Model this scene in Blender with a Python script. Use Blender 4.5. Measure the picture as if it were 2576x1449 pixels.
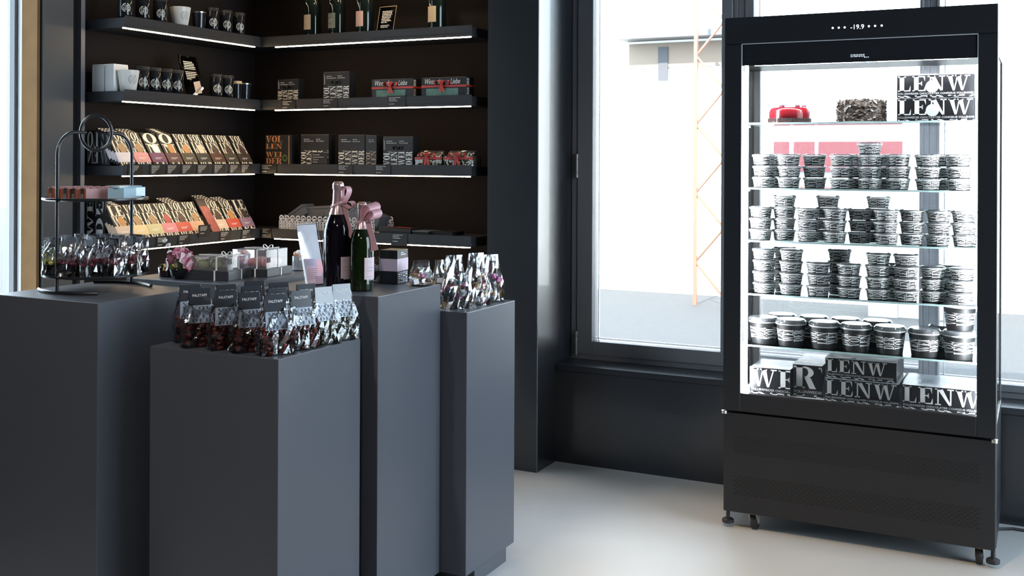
import bpy, bmesh, math, random
from mathutils import Vector, Matrix
PI = math.pi
for o in list(bpy.data.objects):
    bpy.data.objects.remove(o, do_unlink=True)
SC = bpy.context.scene
COL = SC.collection
random.seed(7)

# ------------------------------------------------------------------ camera, world, light
cam = bpy.data.cameras.new('camera')
cam.sensor_width = 36.0
cam.lens = 2705.4 / 2576 * 36
cam.shift_y = -322.6 / 2576
cam.clip_start = 0.05
camo = bpy.data.objects.new('camera', cam)
COL.objects.link(camo)
camo.matrix_world = (Matrix.Translation((0, 0, 1.5)) @ Matrix.Rotation(0.45822, 4, 'Z')
                     @ Matrix.Rotation(PI / 2, 4, 'X') @ Matrix.Rotation(0.0044085, 4, 'Z'))
SC.camera = camo

W = bpy.data.worlds.new('world')
SC.world = W
W.use_nodes = True
bg = W.node_tree.nodes['Background']
bg.inputs['Color'].default_value = (0.70, 0.85, 1.0, 1)
bg.inputs['Strength'].default_value = 12.0
SC.view_settings.view_transform = 'Standard'
SC.view_settings.look = 'None'
SC.view_settings.exposure = 0.0
SC.view_settings.gamma = 1.0
SC.view_settings.use_curve_mapping = False
SC.cycles.transparent_max_bounces = 40
SC.cycles.max_bounces = 10
SC.cycles.sample_clamp_indirect = 6.0


def portal(name, loc, rot, sx, sy):
    l = bpy.data.lights.new(name, 'AREA')
    l.shape = 'RECTANGLE'
    l.size, l.size_y = sx, sy
    l.cycles.is_portal = True
    o = bpy.data.objects.new(name, l)
    o.location, o.rotation_euler = loc, rot
    COL.objects.link(o)


portal('sky_portal_back', (-0.33, 5.22, 1.65), (-PI / 2, 0, 0), 3.7, 2.35)
portal('sky_portal_right', (1.66, 3.74, 1.45), (0, PI / 2, 0), 2.9, 2.2)
portal('sky_portal_left', (-4.3, 2.85, 1.45), (0, -PI / 2, 0), 2.8, 1.2)
sun = bpy.data.lights.new('sun', 'SUN')
sun.energy, sun.angle, sun.color = 22.0, 0.01, (1.0, 0.96, 0.90)
suno = bpy.data.objects.new('sun', sun)
suno.rotation_euler = (math.radians(48), 0, 0)
COL.objects.link(suno)

# ------------------------------------------------------------------ materials
MATS = {}


def mat(name, col=(0.5, 0.5, 0.5), rough=0.5, metal=0.0, spec=0.5, emit=None, estr=0.0, noise=0.0, nscale=40.0,
        bump=0.0, bscale=60.0, coat=0.0, trans=0.0):
    if name in MATS:
        return MATS[name]
    m = bpy.data.materials.new(name)
    m.use_nodes = True
    nt = m.node_tree
    b = nt.nodes['Principled BSDF']
    b.inputs['Base Color'].default_value = (*col, 1)
    b.inputs['Roughness'].default_value = rough
    b.inputs['Metallic'].default_value = metal
    b.inputs['Specular IOR Level'].default_value = spec
    b.inputs['Coat Weight'].default_value = coat
    b.inputs['Transmission Weight'].default_value = trans
    if emit:
        b.inputs['Emission Color'].default_value = (*emit, 1)
        b.inputs['Emission Strength'].default_value = estr
    if noise or bump:
        tc = nt.nodes.new('ShaderNodeTexCoord')
    if noise:
        n = nt.nodes.new('ShaderNodeTexNoise')
        n.inputs['Scale'].default_value = nscale
        n.inputs['Detail'].default_value = 4
        nt.links.new(tc.outputs['Object'], n.inputs['Vector'])
        mx = nt.nodes.new('ShaderNodeMix')
        mx.data_type = 'RGBA'
        mx.inputs[6].default_value = (*[c * (1 - noise) for c in col], 1)
        mx.inputs[7].default_value = (*[min(1, c * (1 + noise)) for c in col], 1)
        nt.links.new(n.outputs['Fac'], mx.inputs[0])
        nt.links.new(mx.outputs[2], b.inputs['Base Color'])
    if bump:
        n2 = nt.nodes.new('ShaderNodeTexNoise')
        n2.inputs['Scale'].default_value = bscale
        n2.inputs['Detail'].default_value = 3
        nt.links.new(tc.outputs['Object'], n2.inputs['Vector'])
        bp = nt.nodes.new('ShaderNodeBump')
        bp.inputs['Strength'].default_value = bump
        bp.inputs['Distance'].default_value = 0.01
        nt.links.new(n2.outputs['Fac'], bp.inputs['Height'])
        nt.links.new(bp.outputs['Normal'], b.inputs['Normal'])
    MATS[name] = m
    return m


def clear_mat(name, tint=(1, 1, 1), gloss=1.0, rough=0.02, bump=0.0, bscale=60.0, base=0.0, haze=0.0, hazecol=(.9, .9, .95)):
    """thin clear sheet: straight-through transmission plus a Fresnel mirror coat"""
    if name in MATS:
        return MATS[name]
    m = bpy.data.materials.new(name)
    m.use_nodes = True
    nt = m.node_tree
    for n in list(nt.nodes):
        if n.type != 'OUTPUT_MATERIAL':
            nt.nodes.remove(n)
    out = nt.nodes['Material Output']
    tr = nt.nodes.new('ShaderNodeBsdfTransparent')
    tr.inputs['Color'].default_value = (*tint, 1)
    gl = nt.nodes.new('ShaderNodeBsdfGlossy')
    gl.inputs['Roughness'].default_value = rough
    fr = nt.nodes.new('ShaderNodeFresnel')
    fr.inputs['IOR'].default_value = 1.45
    ma = nt.nodes.new('ShaderNodeMath')
    ma.operation = 'MULTIPLY_ADD'
    ma.use_clamp = True
    ma.inputs[1].default_value = gloss
    ma.inputs[2].default_value = base
    nt.links.new(fr.outputs[0], ma.inputs[0])
    mx = nt.nodes.new('ShaderNodeMixShader')
    nt.links.new(ma.outputs[0], mx.inputs[0])
    nt.links.new(tr.outputs[0], mx.inputs[1])
    nt.links.new(gl.outputs[0], mx.inputs[2])
    last = mx
    if haze:
        df = nt.nodes.new('ShaderNodeBsdfDiffuse')
        df.inputs['Color'].default_value = (*hazecol, 1)
        m2 = nt.nodes.new('ShaderNodeMixShader')
        m2.inputs[0].default_value = haze
        nt.links.new(mx.outputs[0], m2.inputs[1])
        nt.links.new(df.outputs[0], m2.inputs[2])
        last = m2
    if bump:
        tc = nt.nodes.new('ShaderNodeTexCoord')
        n2 = nt.nodes.new('ShaderNodeTexNoise')
        n2.inputs['Scale'].default_value = bscale
        n2.inputs['Detail'].default_value = 2
        nt.links.new(tc.outputs['Object'], n2.inputs['Vector'])
        bp = nt.nodes.new('ShaderNodeBump')
        bp.inputs['Strength'].default_value = bump
        bp.inputs['Distance'].default_value = 0.02
        nt.links.new(n2.outputs['Fac'], bp.inputs['Height'])
        nt.links.new(bp.outputs['Normal'], gl.inputs['Normal'])
        nt.links.new(bp.outputs['Normal'], fr.inputs['Normal'])
    nt.links.new(last.outputs[0], out.inputs['Surface'])
    MATS[name] = m
    return m


LAM = mat('anthracite_laminate', (0.068, 0.073, 0.088), 0.40, noise=0.06, nscale=3)
PANEL = mat('black_wall_panel', (0.0135, 0.0120, 0.0125), 0.8, spec=0.06)
PAINT = mat('dark_satin_paint', (0.010, 0.012, 0.016), 0.28, spec=0.7, coat=0.25, bump=0.02, bscale=25)
SHELF = mat('dark_grey_shelf', (0.024, 0.026, 0.031), 0.45, spec=0.35)
FLOOR = mat('pale_resin_floor', (0.42, 0.42, 0.42), 0.45, noise=0.05, nscale=4)
CEIL = mat('ceiling_grey', (0.12, 0.12, 0.12), 0.8)
FRAME = mat('window_frame_grey', (0.11, 0.11, 0.12), 0.45)
WOOD = mat('oak_reveal', (0.21, 0.115, 0.048), 0.8, spec=0.1, noise=0.25, nscale=9)
BLACKM = mat('black_metal', (0.008, 0.008, 0.0095), 0.40)
BLACKG = mat('black_gloss', (0.012, 0.012, 0.014), 0.12)
DARK = mat('charcoal_card', (0.010, 0.010, 0.012), 0.40, spec=0.35)
BLACK = mat('matt_black', (0.010, 0.010, 0.011), 0.55)
WHITE = mat('white_print', (0.85, 0.85, 0.84), 0.5)
CREAM = mat('warm_white_print', (0.88, 0.80, 0.66), 0.5)
GREYT = mat('grey_print', (0.42, 0.42, 0.43), 0.6)
STEEL = mat('steel', (0.60, 0.58, 0.50), 0.28, metal=1.0)
LEDW = mat('led_warm', (1, 1, 1), 0.5, emit=(1.0, 0.74, 0.46), estr=45)
LEDC = mat('led_cool', (1, 1, 1), 0.5, emit=(0.90, 0.95, 1.0), estr=150)
ICON = mat('display_glow', (1, 1, 1), 0.5, emit=(0.9, 0.95, 1.0), estr=2.0)
GLASS = clear_mat('clear_glass', (0.975, 0.985, 0.98), 0.8)
SHELFG = clear_mat('shelf_glass', (0.86, 0.95, 0.94), 1.0)
PLAST = clear_mat('clear_plastic_lid', (0.93, 0.94, 0.95), 1.5, 0.08, haze=0.12)
FILM = clear_mat('cellophane', (0.96, 0.96, 0.97), 2.0, 0.10, bump=0.22, bscale=34, base=0.05)
ACRYL = clear_mat('acrylic', (0.95, 0.95, 0.96), 1.3, 0.03, base=0.03)


def flat(name, c, r=0.5, **k):
    return mat(name, c, r, **k)


# ------------------------------------------------------------------ mesh helpers
class MB:
    def __init__(s):
        s.v, s.f, s.m = [], [], []

    def face(s, pts, m=0):
        b = len(s.v)
        s.v += [tuple(p) for p in pts]
        s.f.append(list(range(b, b + len(pts))))
        s.m.append(m)
        return s

    def box(s, x0, x1, y0, y1, z0, z1, m=0, M=None):
        p = [Vector((x, y, z)) for z in (z0, z1) for y in (y0, y1) for x in (x0, x1)]
        if M is not None:
            p = [M @ q for q in p]
        b = len(s.v)
        s.v += [tuple(q) for q in p]
        for q in ((0, 2, 3, 1), (4, 5, 7, 6), (0, 1, 5, 4), (2, 6, 7, 3), (0, 4, 6, 2), (1, 3, 7, 5)):
            s.f.append([b + i for i in q])
            s.m.append(m)
        return s

    def loft(s, rings, m=0, cap0=True, cap1=True, closed=True):
        b = len(s.v)
        n = len(rings[0])
        for r in rings:
            s.v += [tuple(p) for p in r]
        for i in range(len(rings) - 1):
            for j in range(n if closed else n - 1):
                k = (j + 1) % n
                s.f.append([b + i * n + j, b + i * n + k, b + (i + 1) * n + k, b + (i + 1) * n + j])
                s.m.append(m)
        if cap0:
            s.f.append([b + j for j in reversed(range(n))]); s.m.append(m)
        if cap1:
            s.f.append([b + (len(rings) - 1) * n + j for j in range(n)]); s.m.append(m)
        return s

    def lathe(s, prof, n=24, c=(0, 0, 0), m=0, cap0=True, cap1=True, a0=0.0):
        rings = [[(c[0] + r * math.cos(a0 + 2 * PI * j / n), c[1] + r * math.sin(a0 + 2 * PI * j / n), c[2] + z) for j in range(n)] for r, z in prof]
        return s.loft(rings, m, cap0, cap1)

    def tube(s, pts, r, n=8, m=0, closed=False):
        pts = [Vector(p) for p in pts]
        N = len(pts)
        rings = []
        up = None
        for i in range(N):
            if closed:
                t = pts[(i + 1) % N] - pts[i - 1]
            else:
                t = pts[min(i + 1, N - 1)] - pts[max(i - 1, 0)]
            t.normalize()
            if up is None:
                up = Vector((0, 0, 1)) if abs(t.z) < 0.9 else Vector((1, 0, 0))
            u = (up - t * up.dot(t)).normalized()
            w = t.cross(u)
            up = u
            rr = r[i] if isinstance(r, (list, tuple)) else r
            rings.append([pts[i] + (u * math.cos(2 * PI * j / n) + w * math.sin(2 * PI * j / n)) * rr for j in range(n)])
        if closed:
            rings.append(rings[0])
            return s.loft(rings, m, False, False)
        return s.loft(rings, m)

    def polys(s, polys, fn, m=0):
        for p in polys:
            s.face([fn(u, v) for u, v in p], m)
        return s

    def ball(s, c, r, M=None, m=0, nu=7, nv=5):
        rings = []
        for i in range(1, nv):
            t = PI * i / nv
            rings.append([(c[0] + r[0] * math.sin(t) * math.cos(2 * PI * j / nu), c[1] + r[1] * math.sin(t) * math.sin(2 * PI * j / nu), c[2] - r[2] * math.cos(t)) for j in range(nu)])
        return s.loft(rings, m)

    def build(s, name, mats, parent=None, smooth=0, bevel=0.0, loc=None, link=True):
        me = bpy.data.meshes.new(name)
        me.from_pydata(s.v, [], s.f)
        mats = mats if isinstance(mats, (list, tuple)) else [mats]
        for q in mats:
            me.materials.append(q)
        if len(mats) > 1:
            me.polygons.foreach_set('material_index', s.m)
        if bevel:
            bm = bmesh.new()
            bm.from_mesh(me)
            bmesh.ops.bevel(bm, geom=bm.edges[:], offset=bevel, segments=1, affect='EDGES')
            bm.to_mesh(me)
            bm.free()
        if smooth:
            me.polygons.foreach_set('use_smooth', [True] * len(me.polygons))
            me.set_sharp_from_angle(angle=math.radians(smooth))
        me.update()
        o = bpy.data.objects.new(name, me)
        if parent:
            o.parent = parent
        if loc:
            o.location = loc
        if link:
            COL.objects.link(o)
        return o


def tag(o, label, cat, group=None, kind=None):
    o['label'] = label
    o['category'] = cat
    if group:
        o['group'] = group
    if kind:
        o['kind'] = kind
    return o


def struct(o):
    o['kind'] = 'structure'
    return o


def thing(name, label, cat, loc=(0, 0, 0), rz=0.0, group=None):
    o = bpy.data.objects.new(name, None)
    o.empty_display_size = 0.05
    COL.objects.link(o)
    o.location = loc
    o.rotation_euler = (0, 0, rz)
    return tag(o, label, cat, group)


def copy_tree(o, parent=None):
    c = o.copy()
    COL.objects.link(c)
    c.parent = parent
    for ch in list(o.children):
        copy_tree(ch, c)
    return c


def put(o, loc, rz=0.0, label=None, group=None):
    o.location = loc
    o.rotation_euler = (0, 0, rz)
    if label:
        o['label'] = label
    if group:
        o['group'] = group
    return o


class Stock:
    """first use hands out the prototype itself, later uses hand out copies"""
    def __init__(s, proto):
        s.p, s.used = proto, False

    def get(s):
        if not s.used:
            s.used = True
            return s.p
        return copy_tree(s.p)


ORD = ['first', 'second', 'third', 'fourth', 'fifth', 'sixth', 'seventh', 'eighth', 'ninth', 'tenth', 'eleventh', 'twelfth']


# ------------------------------------------------------------------ bold serif capitals, as polygons
def bx(x0, y0, x1, y1):
    return [(x0, y0), (x1, y0), (x1, y1), (x0, y1)]


def ring(cx, cy, rx, ry, ix, iy, a0=0.0, a1=2 * PI, n=16):
    out = []
    for i in range(n):
        a, b = a0 + (a1 - a0) * i / n, a0 + (a1 - a0) * (i + 1) / n
        out.append([(cx + ix * math.cos(a), cy + iy * math.sin(a)), (cx + rx * math.cos(a), cy + ry * math.sin(a)),
                    (cx + rx * math.cos(b), cy + ry * math.sin(b)), (cx + ix * math.cos(b), cy + iy * math.sin(b))])
    return out


GL = {
    'V': ([[(.40, 0), (.53, 0), (.34, 1), (.06, 1)], [(.45, 0), (.53, 0), (.87, 1), (.79, 1)], bx(0, .93, .44, 1), bx(.66, .93, .98, 1)], .98),
    'O': (ring(.48, .5, .47, .52, .20, .45), .96),
    'L': ([bx(.1, 0, .37, 1), bx(0, .93, .48, 1), bx(0, 0, .76, .07), [(.76, 0), (.76, .38), (.66, .07)]], .78),
    'E': ([bx(.1, 0, .37, 1), bx(0, .93, .76, 1), bx(0, 0, .8, .07), bx(.36, .47, .56, .54), [(.76, 1), (.66, .93), (.76, .64)], [(.8, 0), (.8, .38), (.68, .07)], [(.46, .505), (.58, .34), (.58, .67)]], .82),
    'N': ([bx(.13, 0, .21, 1), [(.78, 0), (.91, 0), (.42, 1), (.12, 1)], bx(.83, 0, .91, 1), bx(0, .93, .4, 1), bx(0, 0, .34, .07), bx(.68, .93, 1.04, 1)], 1.04),
    'W': ([[(.36, 0), (.47, 0), (.31, 1), (.04, 1)], [(.41, 0), (.47, 0), (.67, 1), (.6, 1)], [(.86, 0), (.97, 0), (.81, 1), (.55, 1)], [(.91, 0), (.97, 0), (1.25, 1), (1.18, 1)], bx(0, .93, .4, 1), bx(.5, .93, .86, 1), bx(1.06, .93, 1.38, 1)], 1.38),
    'I': ([bx(.1, 0, .37, 1), bx(0, .93, .47, 1), bx(0, 0, .47, .07)], .47),
    'D': ([bx(.1, 0, .37, 1), bx(0, .93, .46, 1), bx(0, 0, .46, .07)] + ring(.42, .5, .49, .5, .24, .43, -PI / 2, PI / 2, 10), .93),
    'R': ([bx(.1, 0, .37, 1), bx(0, .93, .46, 1), bx(0, 0, .48, .07), [(.68, 0), (.96, 0), (.72, .5), (.45, .5)]] + ring(.46, .735, .40, .265, .16, .195, -PI / 2, PI / 2, 8), .97),
}


def word(t, gap=.06):
    x, out = 0.0, []
    for c in t:
        p, w = GL[c]
        out += [[(u + x, v) for u, v in q] for q in p]
        x += w + gap
    return out, x - gap


def fit(polys, w, x0, y0, x1, y1):
    return [[(x0 + u / w * (x1 - x0), y0 + v * (y1 - y0)) for u, v in q] for q in polys]


def clipx(polys, xmax):
    out = []
    for p in polys:
        q = []
        for i in range(len(p)):
            a, b = p[i - 1], p[i]
            if (a[0] <= xmax) != (b[0] <= xmax):
                t = (xmax - a[0]) / (b[0] - a[0])
                q.append((xmax, a[1] + t * (b[1] - a[1])))
            if b[0] <= xmax:
                q.append(b)
        if len(q) > 2:
            out.append(q)
    return out


def half(p, k, lim, sgn):
    q = []
    for i in range(len(p)):
        a, b = p[i - 1], p[i]
        ia, ib = (a[k] - lim) * sgn <= 0, (b[k] - lim) * sgn <= 0
        if ia != ib:
            t = (lim - a[k]) / (b[k] - a[k])
            q.append((a[0] + t * (b[0] - a[0]), a[1] + t * (b[1] - a[1])))
        if ib:
            q.append(b)
    return q


def slabs(polys, k, step):
    """cut polygons into narrow strips so that they can follow a curve"""
    out = []
    for p in polys:
        lo, hi = min(q[k] for q in p), max(q[k] for q in p)
        i = math.floor(lo / step)
        while i * step < hi - 1e-9:
            q = half(p, k, (i + 1) * step, 1)
            q = half(q, k, i * step, -1) if len(q) > 2 else q
            if len(q) > 2:
                out.append(q)
            i += 1
    return out


def textlines(rows, x0, y0, h, step, wmax, seed=0):
    """rows of tiny unreadable print: short dashes"""
    r = random.Random(seed)
    out = []
    for i, fr in enumerate(rows):
        x = x0
        while x < x0 + wmax * fr - h * .6:
            l = r.uniform(1.0, 3.2) * h
            l = min(l, x0 + wmax * fr - x)
            out.append(bx(x, y0 - i * step - h, x + l, y0 - i * step))
            x += l + h * .5
    return out


FCACHE = {}


def bfont(t, shear=0.0):
    """2-D polygons of plain lettering, unit cap height, origin at the lower left"""
    k = (t, shear)
    if k in FCACHE:
        return FCACHE[k]
    c = bpy.data.curves.new('lettering', 'FONT')
    c.body = t
    c.resolution_u = 2
    c.shear = shear
    o = bpy.data.objects.new('lettering', c)
    me = bpy.data.meshes.new_from_object(o)
    vs = [(v.co.x, v.co.y) for v in me.vertices]
    x0 = min(v[0] for v in vs); y0 = min(v[1] for v in vs); x1 = max(v[0] for v in vs); y1 = max(v[1] for v in vs)
    H = y1 - y0
    pol = [[((vs[i][0] - x0) / H, (vs[i][1] - y0) / H) for i in p.vertices] for p in me.polygons]
    bpy.data.objects.remove(o)
    bpy.data.curves.remove(c)
    bpy.data.meshes.remove(me)
    FCACHE[k] = (pol, (x1 - x0) / H)
    return FCACHE[k]


def onface(o, u, v):
    """map (a,b) on a plane with origin o and unit axes u, v"""
    o, u, v = Vector(o), Vector(u), Vector(v)
    return lambda a, b: o + u * a + v * b


def onX(x, y0, z0):      # on a +X face, text reads towards +Y
    return lambda a, b: (x, y0 + a, z0 + b)


def onYm(y, x0, z0):     # on a -Y face, text reads towards +X
    return lambda a, b: (x0 + a, y, z0 + b)


def rot90(polys):        # reads upwards
    return [[(-v, u) for u, v in p] for p in polys]


# ------------------------------------------------------------------ the room
def sbox(name, m, *b, bevel=0.0, parent=None):
    o = MB().box(*b).build(name, m, parent, bevel=bevel)
    return o if parent else struct(o)


sbox('floor', FLOOR, -4.285, 1.7, -3.2, 5.3, -0.12, 0)
sbox('ceiling', CEIL, -4.6, 1.8, -3.3, 5.4, 3.0, 3.15)
sbox('wall_front', CEIL, -4.6, 1.8, -3.3, -3.1, 0, 3.0)
sbox('wall_back', PANEL, -4.35, -2.44, 4.925, 5.3, 0, 3.0)
sbox('pillar', PAINT, -2.442, -2.165, 4.675, 5.3, 0, 3.0, bevel=0.003)
sbox('wall_parapet', PAINT, -2.165, 1.5, 4.90, 5.3, 0, 0.455)
sbox('trim_1', PAINT, -2.165, 1.5, 4.888, 5.10, 0.455, 0.485, bevel=0.004)
sbox('wall_lintel', PAINT, -2.165, 1.5, 4.90, 5.3, 2.80, 3.0)
wl = sbox('wall_left', PANEL, -4.285, -4.095, 3.444, 4.925, 0, 3.0)
sbox('reveal_panel', mat('grey_reveal_panel', (0.060, 0.060, 0.064), 0.5), -4.095, -4.078, 3.447, 3.612, 0, 3.0, parent=wl)
sbox('edge_strip', mat('grey_edge_strip', (0.12, 0.125, 0.14), 0.4), -4.095, -4.068, 3.648, 3.672, 0, 3.0, parent=wl)
sbox('trim_2', WOOD, -4.20, -4.10, 3.428, 3.444, 0, 2.85)
sbox('wall_left_front', PANEL, -4.285, -4.1, -3.2, 2.25, 0, 3.0)
sbox('wall_left_head', PANEL, -4.285, -4.1, 2.25, 3.444, 2.85, 3.0)
sbox('wall_right_head', PAINT, 1.5, 1.7, 2.6, 5.3, 2.9, 3.0)
sbox('wall_right_front', PAINT, 1.5, 1.7, -3.2, 2.6, 0, 3.0)
sbox('wall_right_back', PAINT, 1.5, 1.7, 4.88, 5.3, 0, 2.9)


def window(name, x0, x1, g0, g1, zb, hinges=(), stile=None):
    """casement in the back wall: frame, sash, pane; x0..x1 outer, g0..g1 clear glass"""
    f = MB()
    f.box(x0, x0 + 0.030, 5.08, 5.16, 0.485, 2.80).box(x1 - 0.022, x1, 5.08, 5.16, 0.485, 2.80)
    f.box(x0 + 0.03, x1 - 0.022, 5.08, 5.16, 0.485, 0.511).box(x0 + 0.03, x1 - 0.022, 5.08, 5.16, 2.77, 2.80)
    r = struct(f.build(name, FRAME, bevel=0.002))
    s = MB()
    s.box(x0 + 0.034, g0, 5.072, 5.15, 0.514, 2.766).box(g1, x1 - 0.026, 5.072, 5.15, 0.514, 2.766)
    s.box(g0, g1, 5.072, 5.15, 0.514, zb).box(g0, g1, 5.072, 5.15, 2.70, 2.766)
    so = s.build('sash', FRAME, r, bevel=0.002)
    MB().box(g0, g1, 5.108, 5.112, zb, 2.70).build('pane', GLASS, r)
    sp = MB()
    sp.box(g0 + 0.016, g0 + 0.021, 5.116, 5.128, zb, 2.7).box(g0, g1, 5.116, 5.128, zb + 0.010, zb + 0.014)
    sp.build('spacer_bar', mat('spacer_white', (0.55, 0.57, 0.6), 0.3), r)
    for h in hinges:
        hm = MB()
        hm.lathe([(0.008, 0), (0.008, 0.024)], 10).lathe([(0.0075, 0.026), (0.0075, 0.094)], 10).lathe([(0.008, 0.096), (0.008, 0.12)], 10)
        hm.build('hinge', mat('hinge_grey', (0.2, 0.2, 0.21), 0.35, metal=.6), r, smooth=40, loc=(x0 + 0.032, 5.068, h))
    return r


window('window_1', -2.163, -1.305, -2.046, -1.383, 0.581, (1.41, 0.507))
window('window_2', -1.303, -0.450, -1.229, -0.489, 0.581)
window('window_3', -0.448, 1.50, -0.407, 1.45, 0.545)
# the left window with its frame, and the glazed right side of the shop
lf = struct(MB().box(-4.284, -4.230, 3.415, 3.442, 0.0, 2.85).box(-4.284, -4.230, 2.25, 2.32, 0, 2.85).box(-4.284, -4.230, 2.32, 3.415, 0.0, 0.09).box(-4.284, -4.230, 2.32, 3.415, 2.78, 2.85).build('window_4', FRAME, bevel=0.002))
MB().box(-4.262, -4.258, 2.32, 3.415, 0.09, 2.78).build('pane', GLASS, lf)
MB().box(-4.229, -4.201, 3.430, 3.443, 0.0, 2.85).build('white_seal', WHITE, lf)
rw = MB()
for y in (2.6, 3.7, 4.81):
    rw.box(1.57, 1.63, y, y + 0.07, 0, 2.9)
rw = struct(rw.box(1.57, 1.63, 2.67, 4.81, 0, .08).build('window_5', FRAME))
MB().box(1.598, 1.602, 2.67, 4.81, 0.08, 2.9).build('pane', GLASS, rw)

# ceiling spotlights (above the frame), two of them added as fill
SPOT = None


def spot(where, loc, aim, power, size, col=(1.0, 0.80, 0.56)):
    t = thing('ceiling_spotlight', 'small black ceiling spotlight ' + where, 'spotlight', loc, 0, 'ceiling spotlights')
    MB().lathe([(0.035, 0.0), (0.04, 0.02), (0.04, 0.11), (0.015, 0.13), (0.015, 0.2)], 16).build('housing', BLACKM, t, smooth=40)
    l = bpy.data.lights.new('lamp', 'SPOT')
    l.energy, l.color, l.spot_size, l.spot_blend, l.shadow_soft_size = power, col, size, 0.7, 0.05
    o = bpy.data.objects.new('lamp', l)
    COL.objects.link(o)
    o.parent = t
    o.location = (0, 0, -0.01)
    o.rotation_euler = (Vector(aim) - Vector(loc)).to_track_quat('-Z', 'Y').to_euler()


spot('beside the fridge', (-0.9, 2.2, 2.79), (-0.75, 3.75, 0), 330, 0.7, (1.0, .70, .38))
spot('added as fill for the tray stand', (-2.2, 0.6, 2.79), (-2.7, 2.3, 0.7), 130, 1.0, (1.0, .93, .85))  # unseen lamp, added to brighten the camera-side faces
spot('added as fill for the front pedestal', (-0.6, 0.3, 2.79), (-2.1, 2.4, 0.5), 110, 0.9, (1.0, .93, .85))  # second unseen fill lamp, added for the front faces
spot('near the shelf corner', (-2.7, 4.2, 2.79), (-2.95, 4.92, 2.30), 25, 1.5)


# ------------------------------------------------------------------ pedestals
def pedestal(label, x0, x1, y0, y1, z, yin=0.065):
    t = thing('display_pedestal', label, 'pedestal', ((x0 + x1) / 2, (y0 + y1) / 2, 0), 0, 'anthracite display pedestals')
    w, d = (x1 - x0) / 2, (y1 - y0) / 2
    MB().box(-w, w, -d, d, 0.05, z).build('body', LAM, t, bevel=0.0015)
    MB().box(-w + .03, w - 0.001, -d + yin, d - yin, 0, 0.05).build('plinth', LAM, t)


pedestal('low anthracite pedestal in front, carrying the rows of dark label bags', -2.408, -1.925, 2.423, 2.829, 0.935)
pedestal('tall anthracite pedestal under the two champagne bottles', -2.385, -1.893, 2.880, 3.276, 1.062)
pedestal('anthracite pedestal nearest the window, carrying bags of colourful sweets', -2.150, -1.791, 3.283, 3.662, 0.967)
pedestal('leftmost anthracite pedestal under the two tier tray stand', -2.920, -2.475, 2.285, 2.700, 1.075)
pedestal('anthracite pedestal behind, under the flowers and clear gift boxes', -2.90, -2.421, 2.803, 3.36, 1.078)

# ------------------------------------------------------------------ wall shelves with warm light strips
SZ = [(1.068, 1.122), (1.418, 1.472), (1.765, 1.820), (2.108, 2.163), (2.450, 2.505)]
names = ['lowest', 'second from below', 'third from below', 'upper', 'top']
for i, (zb, zt) in enumerate(SZ):
    t = thing('wall_shelf', '%s dark shelf on the left wall with a light strip below' % names[i], 'shelf', (-3.829, 3.684, zb), 0, 'left wall shelves')
    MB().box(-.265, 0, 0, 1.24, 0, zt - zb - .008).build('board', SHELF, t, bevel=.001)
    MB().box(0, .003, 0, .968, .018, zt - zb).build('price_rail', SHELF, t)
    MB().box(-.012, -.003, .0, .93, -.005, 0).build('light_strip', LEDW, t)
    t = thing('wall_shelf', '%s dark shelf on the wall beside the pillar with a light strip below' % names[i], 'shelf', (-3.826, 4.66, zb), 0, 'back wall shelves')
    MB().box(0, 1.306, 0, .265, 0, zt - zb - .008).build('board', SHELF, t, bevel=.001)
    MB().box(.002, 1.306, -.003, 0, .018, zt - zb).build('price_rail', SHELF, t)
    MB().box(.09, 1.295, .003, .012, -.005, 0).build('light_strip', LEDW, t)

# ------------------------------------------------------------------ outside the windows
ASPH = mat('asphalt', (0.020, 0.0205, 0.022), 0.9, noise=0.25, nscale=14)
RENDERW = mat('white_render', (0.82, 0.82, 0.80), 0.8)
struct(MB().box(-30, 40, 5.3, 60, -0.3, -0.10).build('ground_outside', ASPH))
bd = thing('neighbouring_building', 'pale rendered building across the yard with a brown gable strip', 'building', (-8, 12.48, -0.1))
MB().box(-6, 19, 0, 6, 0, 3.05).build('wall', RENDERW, bd)
MB().box(3.45, 7.3, -.03, 0, 2.72, 3.02).build('timber_strip', mat('pale_timber', (0.17, 0.13, 0.095), 0.7), bd)
MB().box(3.42, 7.4, -.35, 0, 3.05, 3.12).build('eaves', mat('eaves_grey', (0.10, 0.10, 0.10), 0.7), bd)
MB().box(3.83, 3.95, -.045, -.03, 2.56, 2.97).build('vent_slot', mat('slot_grey', (0.05, 0.05, 0.055), 0.7), bd)
MB().box(3.4, 7.3, -.02, 0, 1.93, 1.95).build('ledge', GREYT, bd)
rb = thing('red_board', 'long red board fixed to the pale wall outside, seen through the fridge', 'sign board', (-2.07, 12.44, 1.38))
MB().box(-.70, .70, -.02, .02, 0, .34).build('panel', flat('red_board', (0.11, 0.006, 0.010), 0.5), rb)
for x in (-.73, .70):
    MB().box(x, x + .03, -.03, .03, -.02, .36).build('end_frame', WHITE, rb)
cr = thing('lattice_mast', 'thin orange red lattice crane mast standing out in the yard', 'crane', (-3.29, 11.6, -0.1))
lm = MB()
for x in (-.16, .16):
    lm.box(x - .02, x + .02, -.02, .02, 0, 3.6)
lm.build('mast_rail', flat('crane_red', (0.22, 0.075, 0.045), 0.5), cr)
for k in range(9):
    z0 = 0.1 + k * .38
    MB().tube([(-.16, 0, z0), (.16, 0, z0 + .38)] if k % 2 else [(.16, 0, z0), (-.16, 0, z0 + .38)], .014, 6).build('lattice_brace', MATS['crane_red'], cr)
bn = thing('concrete_block', 'low grey concrete block with a flat slab in the yard', 'block', (-1.48, 11.75, -0.1))
MB().box(-.13, .16, -.15, .3, 0, .30).build('block', flat('concrete', (0.16, 0.16, 0.17), 0.8), bn)
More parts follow.
